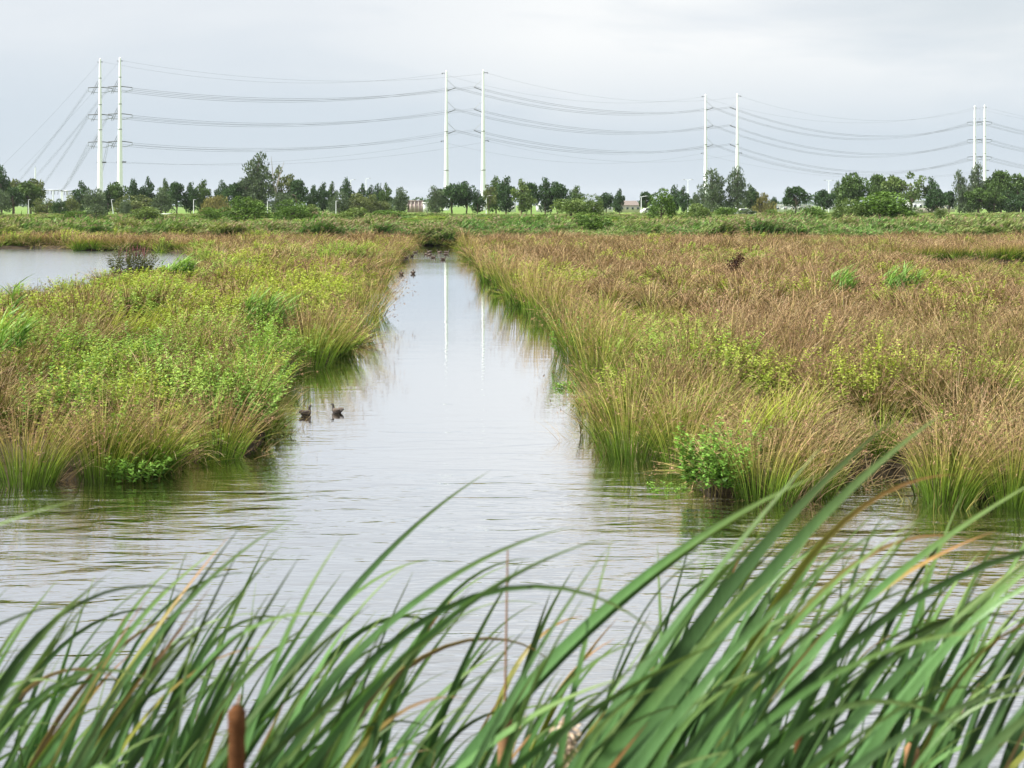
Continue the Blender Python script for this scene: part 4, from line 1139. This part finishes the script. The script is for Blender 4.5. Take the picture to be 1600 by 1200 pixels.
# ------------------------------------------------------------------ lamps, masts, buildings
def small_lamp(px, top, D, label, lean=0.0):
    X = (px - 800) / F * D; gz = gz1(X, D); h = P(px, top, D)[2] - gz
    t = thing('path_lamp', (X, D, gz), label, 'lamp post', 'path lamps on the left dike')
    MB().tube([(lean * .55, 0, 0), (0, 0, h)], [.085, .06], 8).build('post', M['pole_white'], t, True)
    MB().box((.28, 0, h - .02), (.55, .22, .12)).build('lamp_head', M['steel'], t)
for px, top, ln, lab in ((44.5, 312, 0, 'small white path lamp farthest left'), (174, 312, .9, 'slightly leaning white path lamp second from the left'), (302.5, 312, 0, 'white path lamp third from the left before the golden willow'),
                         (418, 313.5, 0, 'white path lamp below the tallest poplar'), (525, 314, 0, 'white path lamp fifth from the left, nearest the shed gap')):
    small_lamp(px, top, 300, lab, ln)
def tall_lamp(px, top, D, label, arms=2, thick=.10):
    X = (px - 800) / F * D; gz = 1.2; h = P(px, top, D)[2] - gz
    t = thing('street_lamp', (X, D, gz), label, 'street lamp', 'tall road lamps')
    MB().tube([(0, 0, 0), (0, 0, h)], [thick * 1.3, thick * .7], 8).build('post', M['pole_white'], t, True)
    for s_ in ((-1, 1) if arms == 2 else (1,)):
        MB().tube([(0, 0, h - .1), (s_ * 1.0, 0, h + .1)], .05, 6).build('arm', M['pole_white'], t, True)
        MB().box((s_ * 1.2, 0, h + .08), (.6, .25, .14)).build('lamp_head', M['steel'], t)
tall_lamp(1075, 281, 420, 'tall double armed street lamp left of the two poplars')
tall_lamp(1295, 282, 430, 'tall double armed street lamp right of the lone round tree')
tall_lamp(572, 279, 440, 'faint tall street lamp above the trees near the shed gap', 1)
tall_lamp(548, 281, 440, 'faint tall street lamp left of the other one near the gap', 1)
tall_lamp(1002, 307, 310, 'plain white post in the grass beside the brick house', 1, .09)
tall_lamp(760, 306, 330, 'short white post at the foot of the second pylon pair', 1, .08)
mt = thing('white_mast', P(55, 0, 470) * [1, 1, 0] + [0, 0, 1.2], 'small white mast rising above the far left trees', 'mast')
MB().tube([(0, 0, 0), (0, 0, 14.6)], [.34, .14], 10).build('pole', M['pole_white'], mt, True)
MB().tube([(0, 0, 14.5), (0, 0, 15.3)], [.06, .03], 6).build('tip', M['steel'], mt, True)

def gantry(px0, px1, top, D, label):
    x0, x1 = (px0 - 800) / F * D, (px1 - 800) / F * D
    z = P(0, top, D)[2] - 1.2
    t = thing('substation_gantry', ((x0 + x1) / 2, D, 1.2), label, 'gantry')
    w = (x1 - x0) / 2
    for sx in (-w, 0, w): MB().tube([(sx, 0, 0), (sx, 0, z)], .22, 8).build('post', M['pole_white'], t, True)
    MB().box((0, 0, z + .15), (2 * w + .8, .5, .4)).build('beam', M['steel'], t)
    for sx in (-w * .6, -w * .2, w * .2, w * .6): MB().tube([(sx, 0, z), (sx, -.3, z - 1.6)], .12, 8).build('insulator', M['dark_steel'], t, True)
gantry(70, 96, 298, 600, 'pale substation gantry behind the low olive bushes at left')
gantry(98, 112, 299, 606, 'small second gantry where the slanting cables end')

def building(px0, px1, top, base, D, label, wall='white', roof='roof', pitched=True, depth=8, bays=0, name='building', cat='building', windows=0, eave=.45):
    x0, x1 = (px0 - 800) / F * D, (px1 - 800) / F * D
    z1 = P(0, top, D)[2]; z0 = min(P(0, base, D)[2], 1.25)
    w = x1 - x0; h = z1 - z0
    t = thing(name, ((x0 + x1) / 2, D, z0), label, cat)
    he = h * (1 - eave) if pitched else h
    MB().box((0, depth / 2, he / 2), (w, depth, he)).build('wall', M[wall], t)
    if pitched:
        o = .25
        V = [(-w / 2 - o, -o, he), (w / 2 + o, -o, he), (w / 2 + o, depth + o, he), (-w / 2 - o, depth + o, he), (-w / 2 + w * .16, depth / 2, h), (w / 2 - w * .16, depth / 2, h)]
        me = bpy.data.meshes.new('roof'); me.from_pydata(V, [], [[0, 1, 5, 4], [2, 3, 4, 5], [1, 2, 5], [3, 0, 4], [3, 2, 1, 0]])
        link('roof', me, M[roof], t)
    else:
        MB().box((0, depth / 2, h + .1), (w + .3, depth + .3, .2)).build('roof', M[roof], t)
    for i in range(bays + 1 if bays else 0):
        MB().box((-w / 2 + w * i / bays, -.06, he / 2), (.14, .12, he)).build('post', M['cream'], t)
    for i in range(windows):
        cx = -w / 2 + w * (i + .5) / windows
        win = MB().box((cx, -.03, he * .55), (w / windows * .5, .06, he * .4)).build('window', M['white'], t)
        MB().box((cx, -.075, he * .55), (w / windows * .42, .03, he * .33)).build('pane', M['glass'], win)
    return t
building(636.5, 659.5, 314.3, 327, 420, 'low mauve panelled shed in the gap between the trees', 'mauve', 'mauve', False, 6, 4, 'shed', 'shed')
building(661, 668, 317, 326.5, 418, 'small white box trailer right of the mauve shed', 'white', 'white', False, 3, 0, 'trailer', 'trailer')
building(783, 806, 318.5, 328, 440, 'white shed seen between the young tree trunks', 'white', 'white', False, 6, 0, 'shed', 'shed', 3)
building(838, 862, 320, 328, 440, 'white shed showing below the dark row trees', 'white', 'white', False, 6, 0, 'shed', 'shed', 2)
building(928, 958, 321.5, 329, 445, 'long white shed left of the brick house', 'white', 'white', False, 6, 0, 'shed', 'shed', 3)
building(968, 1001, 313.5, 331, 430, 'low brick house with hipped roof beside the white post', 'cream', 'roof', True, 9, 0, 'house', 'house', 4, .4)
building(1198, 1268, 321, 331, 450, 'long white warehouse behind the lone round tree', 'white', 'white', False, 10, 7, 'warehouse', 'warehouse', 6)
building(1290, 1314, 321, 330, 455, 'white shed right of the round dark tree', 'white', 'white', False, 6, 0, 'shed', 'shed', 2)
building(1425, 1443, 314.5, 325, 450, 'white shed behind the airy pale tree', 'white', 'white', False, 8, 0, 'shed', 'shed', 2)
building(1470, 1492, 319, 330, 448, 'cream low house right of the grey fence', 'cream', 'white', False, 8, 0, 'house', 'house', 3)
fx0, fx1, FD = (1430 - 800) / F * 380, (1475 - 800) / F * 380, 380
fz = gz1(fx0, FD)
ft = thing('wooden_fence', ((fx0 + fx1) / 2, FD, fz), 'grey weathered board fence behind the trunks at right', 'fence')
fw = fx1 - fx0
bm_ = MB().box((0, 0, .75), (.30, .05, 1.5)).mesh('board'); bm_.materials.append(M['wood'])
for i in range(22):
    link('board', bm_, None, ft, (-fw / 2 + fw * (i + .5) / 22, 0, float(U(-.05, .05))))
for zz in (.35, 1.15): MB().box((0, .06, zz), (fw, .06, .1)).build('rail', M['wood'], ft)
gx0, gx1, GD = (240 - 800) / F * 285, (270 - 800) / F * 285, 285
gt = thing('guard_rail', ((gx0 + gx1) / 2, GD, gz1(gx0, GD)), 'low white guard rail on the dike below the willows', 'guard rail')
MB().box((0, 0, .55), (gx1 - gx0, .08, .22)).build('beam', M['white'], gt)
for i in range(4): MB().box((-(gx1 - gx0) / 2 + (gx1 - gx0) * (i + .5) / 4, .1, .25), (.12, .1, .6)).build('post', M['white'], gt)
def car(px, base, D, label, L=4.4, rz=0.0):
    X = (px - 800) / F * D
    t = thing('parked_car', (X, D, 1.22), label, 'car', 'cars beyond the dike', rz)
    prof = [(-L / 2, .35), (-L / 2, .85), (-L * .36, .98), (-L * .22, 1.46), (L * .12, 1.5), (L * .27, 1.0), (L * .48, .85), (L / 2, .6), (L / 2, .35)]
    k = len(prof); V = [(x_, y_, z_) for y_ in (-.85, .85) for x_, z_ in prof]
    me = bpy.data.meshes.new('body'); me.from_pydata(V, [], [list(range(k))[::-1], list(range(k, 2 * k))] + [[i, (i + 1) % k, (i + 1) % k + k, i + k] for i in range(k)])
    link('body', me, M['white'], t)
    wv = [(-L * .30, 1.02), (-L * .20, 1.40), (L * .11, 1.42), (L * .22, 1.02)]
    for y_ in (-.86, .86):
        me = bpy.data.meshes.new('window'); me.from_pydata([(a_, y_ + (.012 if y_ > 0 else -.012), b_) for a_, b_ in wv], [], [[0, 1, 2, 3]]); link('window', me, M['glass'], t)
    for wx in (-L * .3, L * .3):
        for y_ in (-.8, .8):
            wheel = MB().tube([(wx, y_ - .1, .32), (wx, y_ + .1, .32)], .32, 14).build('wheel', M['tyre'], t, True)
            MB().tube([(wx, y_ - .115, .32), (wx, y_ + .115, .32)], .18, 10).build('rim', M['steel'], wheel, True)
car(1164, 331, 300, 'white parked car half hidden by bushes right of the poplars')
car(1014, 329, 360, 'small white parked car behind the lone small tree', 4.2, .3)

# ------------------------------------------------------------------ birds
def duck_meshes():
    path = [(-.215, .105, .006, .005, .1), (-.175, .088, .032, .018, .12), (-.10, .062, .070, .048, .3), (0, .050, .086, .066, .4), (.075, .058, .078, .062, .55), (.118, .085, .054, .048, .6),
            (.135, .128, .029, .030, .75), (.138, .168, .024, .026, .8), (.148, .203, .029, .031, .85), (.178, .212, .025, .026, .85), (.198, .204, .013, .011, 1.0), (.238, .196, .012, .005, 1.0), (.246, .195, .002, .002, 1.0)]
    p = np.array(path); k = 14
    c = np.column_stack([p[:, 0], 0 * p[:, 0], p[:, 1]])
    tan = np.gradient(c, axis=0); tan /= np.linalg.norm(tan, axis=1)[:, None]
    upv = np.cross(tan, np.tile([0, -1.0, 0], (len(c), 1)))
    a = np.linspace(0, 2 * np.pi, k, endpoint=False)
    V = c[:, None] + (p[:, 2][:, None] * np.cos(a)[None])[..., None] * np.array([0, 1.0, 0]) + (p[:, 3][:, None] * np.sin(a)[None])[..., None] * upv[:, None]
    i = np.arange(len(c) - 1)[:, None] * k; j = np.arange(k)[None]; j2 = (j + 1) % k
    Fc = np.stack([i + j, i + j2, i + k + j2, i + k + j], -1).reshape(-1, 4)
    body = make_mesh('body', V, Fc, {'t': np.repeat(p[:, 4], k), 'r': np.full(len(p) * k, .5)}, True)
    wings = []
    for sg_ in (-1, 1):
        s_ = np.linspace(-.19, .07, 8); rr = np.array([.004, .022, .038, .045, .048, .046, .036, .006])
        m = MB(); m.tube(np.column_stack([s_, sg_ * (.060 + .018 * np.sin(np.linspace(0, 3.14, 8))), np.linspace(.115, .085, 8)]), rr, 8, t=np.linspace(0, 1, 8), r=.5)
        wings.append(m.mesh('wing', True))
    return body, wings
body_me, wing_me = duck_meshes()
def duck_mat(name, stops):
    m, t = new_mat(name)
    b = N(t, 'ShaderNodeBsdfPrincipled'); obj = N(t, 'ShaderNodeTexCoord').outputs['Object']
    c = ramp(t, attr(t, 't'), stops)
    c = mixc(t, math_node(t, 'MULTIPLY', noise(t, obj, 70, 3, .6), .6), c, (0.02, 0.014, 0.01))
    t.links.new(c, b.inputs['Base Color']); b.inputs['Roughness'].default_value = .7
    o = N(t, 'ShaderNodeOutputMaterial'); t.links.new(b.outputs[0], o.inputs[0]); return m
M['duck'] = duck_mat('duck_plumage', [(0.0, (0.10, 0.07, 0.05)), (0.35, (0.16, 0.11, 0.07)), (0.6, (0.13, 0.085, 0.055)), (0.8, (0.07, 0.05, 0.035)), (0.92, (0.06, 0.05, 0.04)), (1.0, (0.20, 0.16, 0.05))])
M['duck_dark'] = duck_mat('duck_dark', [(0.0, (0.02, 0.017, 0.014)), (0.5, (0.045, 0.03, 0.022)), (0.8, (0.02, 0.016, 0.013)), (1.0, (0.10, 0.09, 0.04))])
M['duck_wing'] = duck_mat('duck_wing', [(0.0, (0.05, 0.038, 0.03)), (0.6, (0.11, 0.075, 0.05)), (1.0, (0.22, 0.18, 0.14))])
def duck(px, py, heading, label, dark=False, sc=1.0, group=None):
    X, Y = W(px, py)
    t = thing('duck', (X, Y, -.012), label, 'duck', group, rz=heading, scale=(sc, sc, sc))
    b = link('body', body_me.copy(), None, t); b.data.materials.append(M['duck_dark' if dark else 'duck'])
    for w_ in wing_me: link('wing', w_, M['duck_wing'], t)
duck(478, 649, R(62), 'dark duck swimming away beside the left bank', True, .74)
duck(526.5, 645, R(138), 'dark duck resting in open water, right of the other near duck', True, .70)
flock = 'ducks at the far end of the channel'
for px, py, hd, lab in ((649, 395.5, 10, 'tiny duck at the far left edge of the channel'), (644, 401, 90, 'far duck above the left one of the group by the left bank'), (635, 403.5, 20, 'far duck closest to the left bank'), (671, 394.5, 180, 'farthest duck left of the pole reflection'),
                        (666, 398, 200, 'left of two far ducks swimming close together'), (671, 399.5, 190, 'right of two far ducks swimming close together'), (677, 403, 0, 'brown duck in the middle of the far group'), (687, 395, 180, 'far duck just left of the pole reflection'),
                        (698, 395, 0, 'far duck beside the top of the pole reflection'), (697, 398.5, 10, 'far duck on the pole reflection'), (692.5, 406, 30, 'nearest duck of the far group left of the pole reflection'), (627, 429, 95, 'lone duck swimming away in mid channel, left'), (645.5, 428, 90, 'small lone duck in mid channel, right of another')):
    duck(px, py, R(hd), lab, False, 1.05, flock)
bt = thing('flying_bird', P(1531, 186, 420), 'tiny dark bird flying between the poles of the smallest pylon pair', 'bird')
V = np.array([(-.30, 0, 0), (0, 0, .05), (.30, 0, 0), (0, 0, -.05), (0, .07, 0), (0, -.07, 0)])
me = bpy.data.meshes.new('body'); me.from_pydata([tuple(v) for v in V], [], [[0, 1, 4], [1, 2, 4], [2, 3, 4], [3, 0, 4], [1, 0, 5], [2, 1, 5], [3, 2, 5], [0, 3, 5]]); link('body', me, M['dark_steel'], bt)
for s_ in (-1, 1):
    me = bpy.data.meshes.new('wing'); me.from_pydata([(.08, 0, .03), (-.1, 0, .03), (-.12, s_ * .3, .12), (-.05, s_ * .62, .05), (.05, s_ * .3, .13)], [], [[0, 1, 2, 4], [4, 2, 3]]); link('wing', me, M['dark_steel'], bt)

# ------------------------------------------------------------------ foreground cattails
def leaf_mat(name, stops, gloss=.35):
    m, t = new_mat(name)
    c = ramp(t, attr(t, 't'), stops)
    obj = N(t, 'ShaderNodeTexCoord').outputs['Object']
    st = noise(t, mapping(t, obj, (60, 60, 4)), 1.0, 3, .6)
    vm = N(t, 'ShaderNodeVectorMath', operation='SCALE'); t.links.new(c, vm.inputs[0])
    v = math_node(t, 'MULTIPLY_ADD', attr(t, 'r'), .7); t.nodes[-1].inputs[2].default_value = .45
    v = math_node(t, 'MULTIPLY', v, math_node(t, 'ADD', math_node(t, 'MULTIPLY', st, .5), .75))
    t.links.new(v, vm.inputs['Scale'])
    b = N(t, 'ShaderNodeBsdfPrincipled'); t.links.new(vm.outputs[0], b.inputs['Base Color'])
    b.inputs['Roughness'].default_value = .42; b.inputs['Specular IOR Level'].default_value = gloss * 1.1
    bp = N(t, 'ShaderNodeBump'); bp.inputs['Strength'].default_value = .35; bp.inputs['Distance'].default_value = .002
    t.links.new(noise(t, mapping(t, obj, (260, 260, 3)), 1.0, 2, .5), bp.inputs['Height']); t.links.new(bp.outputs[0], b.inputs['Normal'])
    tr = N(t, 'ShaderNodeBsdfTranslucent'); t.links.new(mixc(t, 1.0, vm.outputs[0], (1.2, 1.3, .55), 'MULTIPLY'), tr.inputs[0])
    mx = N(t, 'ShaderNodeMixShader'); mx.inputs[0].default_value = .3
    t.links.new(b.outputs[0], mx.inputs[1]); t.links.new(tr.outputs[0], mx.inputs[2])
    o = N(t, 'ShaderNodeOutputMaterial'); t.links.new(mx.outputs[0], o.inputs[0]); return m
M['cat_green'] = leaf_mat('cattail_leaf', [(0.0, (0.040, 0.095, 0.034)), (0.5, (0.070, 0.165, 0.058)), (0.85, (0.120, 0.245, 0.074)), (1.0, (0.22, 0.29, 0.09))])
M['cat_yellow'] = leaf_mat('cattail_leaf_yellowing', [(0.0, (0.08, 0.14, 0.03)), (0.6, (0.19, 0.29, 0.05)), (0.85, (0.34, 0.34, 0.07)), (0.95, (0.45, 0.26, 0.10)), (1.0, (0.42, 0.22, 0.10))])
M['cat_dry'] = leaf_mat('cattail_leaf_dry', [(0.0, (0.26, 0.17, 0.09)), (0.6, (0.46, 0.33, 0.19)), (1.0, (0.55, 0.40, 0.25))], .15)
def cat_leaf(dz, lean, bend, power, az, width, twist, seg=30, droop=0.0):
    s_ = 1 - (1 - np.linspace(0, 1, seg + 1)) ** 1.7; ds = np.diff(s_); mid = (s_[1:] + s_[:-1]) / 2
    th = lean + bend * mid ** power + droop * np.clip((mid - .72) / .28, 0, 1) ** 2
    L = dz / np.sum(np.cos(th) * ds)
    d = np.stack([np.sin(th) * math.cos(az), np.sin(th) * math.sin(az), np.cos(th)], -1) * L * ds[:, None]
    p = np.concatenate([np.zeros((1, 3)), np.cumsum(d, 0)])
    tan = np.gradient(p, axis=0); tan /= np.linalg.norm(tan, axis=1)[:, None]
    ref = np.array([-math.sin(az), math.cos(az), 0])
    ref2 = np.cross(tan, ref)
    tw = twist[0] + (twist[1] - twist[0]) * s_ + .12 * np.sin(s_ * 17 + twist[0] * 9)
    sv = ref[None] * np.cos(tw)[:, None] + ref2 * np.sin(tw)[:, None]
    nv = np.cross(tan, sv)
    w = (width * np.clip(1 - s_ ** 5, .01, 1) * (0.75 + .25 * np.clip(s_ * 3, 0, 1)) / 2)[:, None]
    rowsv = [p - sv * w + nv * w * .22, p, p + sv * w + nv * w * .22, p - sv * w + nv * (w * .22 - .0008), p - nv * .0014, p + sv * w + nv * (w * .22 - .0008)]
    V = np.stack(rowsv, 1).reshape(-1, 3)
    i = np.arange(seg) * 6
    Fc = np.concatenate([np.stack([i + a_, i + b_, i + 6 + b_, i + 6 + a_], -1) for a_, b_ in ((0, 1), (1, 2), (4, 3), (5, 4))])
    return V, Fc, np.repeat(s_, 6), p[-1]
def cattail(px, py, D, label, nleaf=6, group='cattail plants of the foreground stand', lead=None, width=.019, dry=0.02, yellow=.08, spread=1.0, wind=1.0, shorter=.30):
    """longest leaf ends at pixel (px, py) at depth D; the others are shorter and fan out from the same foot"""
    tip = P(px, py, D)
    zb = gz1(tip[0], D) - .02
    dz = tip[2] - zb
    lead = lead or (U(.10, .30), U(.30, .60) * wind, U(1.8, 3.0))
    az = float(rng.normal(0, .18))
    leaves = []
    V, Fc, t_, end = cat_leaf(dz, lead[0], lead[1], lead[2], az, width, (U(.9, 1.6), U(.9, 2.0)), droop=float(U(0, .35)))
    leaves.append((V, Fc, t_))
    off = end
    for i in range(nleaf - 1):
        a2 = az + float(rng.normal(0, .55)) * spread
        hz = dz * (1 - float(U(.015, shorter)))
        V, Fc, t_, _ = cat_leaf(hz, lead[0] + float(rng.normal(0, .05)), lead[1] * (1 + float(U(-.4, .3)) * spread), lead[2] * float(U(.8, 1.2)), a2, width * float(U(.65, 1.1)), (U(.5, 2.0), U(.4, 2.4)), droop=float(U(.2, 1.7)) * min(1, spread * .9) if U(0, 1) < .55 else 0)
        leaves.append((V, Fc, t_))
    root = np.array([tip[0] - off[0], D - off[1], zb])
    t = thing('cattail_plant', root, label, 'cattail', group)
    for i, (V, Fc, t_) in enumerate(leaves):
        V = V + np.array([float(rng.normal(0, .012)), float(rng.normal(0, .012)), 0]) * (i > 0)
        q = U(0, 1)
        mt_ = 'cat_dry' if (i > 0 and q < dry) else ('cat_yellow' if q < dry + yellow else 'cat_green')
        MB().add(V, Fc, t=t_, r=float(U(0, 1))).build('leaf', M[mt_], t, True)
    return t
def spike_thing(px, top, bot, D, label, mat='spike', lean=0.03, r=.0125, stalk_top=None, fluffy=False):
    a = P(px, top, D); b = P(px, bot, D); zb = gz1(a[0], D)
    t = thing('cattail_spike', (a[0] - lean * (a[2] - zb), D, zb), label, 'cattail', 'cattail seed spikes')
    h1, h0 = a[2] - zb, b[2] - zb
    MB().tube([(0, 0, 0), (lean * h0, 0, h0)], [.006, .004], 8).build('stalk', M['cat_stalk'], t, True)
    z = np.linspace(0, 1, 14); prof = np.clip(np.minimum(z / .06, (1 - z) / .06), 0.15, 1) ** .5
    pp = np.column_stack([lean * (h0 + (h1 - h0) * z), 0 * z, h0 + (h1 - h0) * z])
    rr = r * prof * (1 + (U(-.25, .45, 14) if fluffy else U(-.07, .07, 14)))
    MB().tube(pp, rr, 16).build('seed_head', M[mat], t, True)
    st = stalk_top if stalk_top is not None else top - 16
    c = P(px, st, D)[2] - zb
    MB().tube([(lean * h1, 0, h1 - .005), (lean * c + .004, 0, c)], [.0020, .0012], 6).build('tip', M['spike_tan'], t, True)
M['cat_stalk'] = paint('cattail_stalk', (0.30, 0.22, 0.12), .8, nscale=40, namt=.3)

TALL = 'tallest cattail plants at the right'
cattail(1482, 640, 1.85, 'tallest cattail plant with one broad blade reaching up over the right bank', 5, TALL, (.42, .35, 1.5), .028, 0, .0, spread=.3, shorter=.14)
cattail(1290, 738, 1.9, 'broad cattail blade curving right below the tallest blade', 4, TALL, (.32, .75, 1.9), .020, 0, .0, spread=.35, shorter=.16)
cattail(1500, 742, 2.1, 'bright yellow green cattail blade bent flat to the right', 2, TALL, (.40, .9, 9), .020, .0, 1.0, spread=.35, shorter=.16)
cattail(1640, 740, 1.9, 'broad cattail blade running out of the right edge', 6, TALL, (.36, .6, 1.8), .018, 0, .1, spread=.4, shorter=.16)
cattail(1430, 800, 1.75, 'pale cattail blades crossing below the tallest blade', 6, TALL, (.32, .7, 1.9), .016, .0, .1, spread=.4, shorter=.16)
cattail(1680, 830, 1.9, 'wide cattail blades crossing the lower right corner', 7, TALL, (.38, .6, 1.8), .018, .0, .1, spread=.5, shorter=.2)
cattail(60, 800, 1.5, 'cattail blade poking in at the left edge above the others', 2, None, (.3, 1.0, 2.6), .014, 0, .0, spread=.3, shorter=.1)
cattail(465, 805, 2.1, 'slim cattail blade tallest of the left half', 5, None, (.26, .55, 2.2), .015, 0, .2, shorter=.16)
cattail(535, 838, 2.0, 'upright cattail blade with bent thin tip left of centre', 5, None, (.16, .28, 2.2), .019, 0, .1, shorter=.16)
cattail(945, 842, 1.9, 'dark cattail blades bowing right near the centre', 7, None, (.26, .9, 2.4), .017, 0, .1, shorter=.16)
cattail(900, 822, 2.0, 'highest bowing cattail blades just right of centre', 6, None, (.26, .9, 2.4), .017, 0, .1, shorter=.16)
prof_x = [-200, 0, 100, 250, 350, 450, 540, 620, 700, 800, 900, 960, 1040, 1120, 1200, 1300, 1400, 1500, 1600, 1800]
prof_y = [930, 905, 905, 880, 850, 845, 870, 950, 905, 860, 870, 960, 990, 960, 850, 790, 765, 760, 760, 770]
ZONES = [(130, 'green cattail plant bowing right in the lower left corner'), (370, 'green cattail plant bowing right, left of the brown spike'), (600, 'green cattail plant bowing right, just right of the brown spike'),
         (800, 'green cattail plant bowing right, left of the tan centre spike'), (1080, 'green cattail plant bowing right, right of the tan centre spike'), (1330, 'green cattail plant bowing right, below the tallest blade'),
         (9999, 'green cattail plant bowing right in the lower right corner')]
NPL = 112
for i in range(NPL):
    px = -160 + 1960 * (i + float(U(0, 1))) / NPL
    top = float(np.interp(px, prof_x, prof_y)) + float(rng.exponential(95))
    D = float(U(1.8, 2.7))
    third = 0 if px < 560 else (1 if px < 1080 else 2)
    big = 1.12 if third == 2 else 1.06
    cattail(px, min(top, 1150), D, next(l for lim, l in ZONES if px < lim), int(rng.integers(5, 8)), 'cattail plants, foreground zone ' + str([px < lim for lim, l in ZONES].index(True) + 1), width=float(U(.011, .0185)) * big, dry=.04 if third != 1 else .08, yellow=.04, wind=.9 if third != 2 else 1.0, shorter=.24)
spike_thing(370, 1101, 1260, 1.6, 'brown cattail spike standing upright at lower left', 'spike', 0.0, .0098)
spike_thing(789, 1105, 1250, 2.1, 'tan weathered cattail spike with a tall bare stalk at bottom centre', 'spike_tan', 0.0, .0105, stalk_top=860)
spike_thing(1250, 1130, 1280, 2.2, 'brown cattail spike half hidden at lower right', 'spike', .02, .0085)
fp = P(885, 1165, 2.1)
fl = thing('cattail_spike', (fp[0] - .02, fp[1], gz1(fp[0], 2.1)), 'fluffy bursting cattail spike right of the tan one', 'cattail', 'cattail seed spikes')
fh = fp[2] - gz1(fp[0], 2.1)
MB().tube([(0, 0, 0), (.02, 0, fh)], [.006, .004], 8).build('stalk', M['cat_stalk'], fl, True)
q = np.column_stack([rng.normal(.02, .007, 500), rng.normal(0, .007, 500), fh + U(-.07, .035, 500)])
V, Fc = rhombs(q, rng.normal(size=q.shape) + [.6, 0, .2], U(.008, .018, 500), U(.002, .005, 500))
MB().add(V, Fc).build('seed_fluff', M['fluff'], fl, kind='stuff')
spike_thing(1425, 1160, 1290, 2.3, 'rusty cattail spike low in the right corner', 'spike_tan', .03, .012)

# ------------------------------------------------------------------ haze
hm, ht_ = new_mat('haze')
pv = N(ht_, 'ShaderNodeVolumePrincipled'); pv.inputs['Density'].default_value = 0.00006; pv.inputs['Color'].default_value = (0.90, 0.94, 0.98, 1); pv.inputs['Anisotropy'].default_value = 0.0
ho = N(ht_, 'ShaderNodeOutputMaterial'); ht_.links.new(pv.outputs[0], ho.inputs['Volume'])
MB().box((0, 3090, 34.5), (28000, 6300, 72.9)).build('haze', hm, None, kind='stuff', label='thin pale haze over the whole wetland', category='haze')
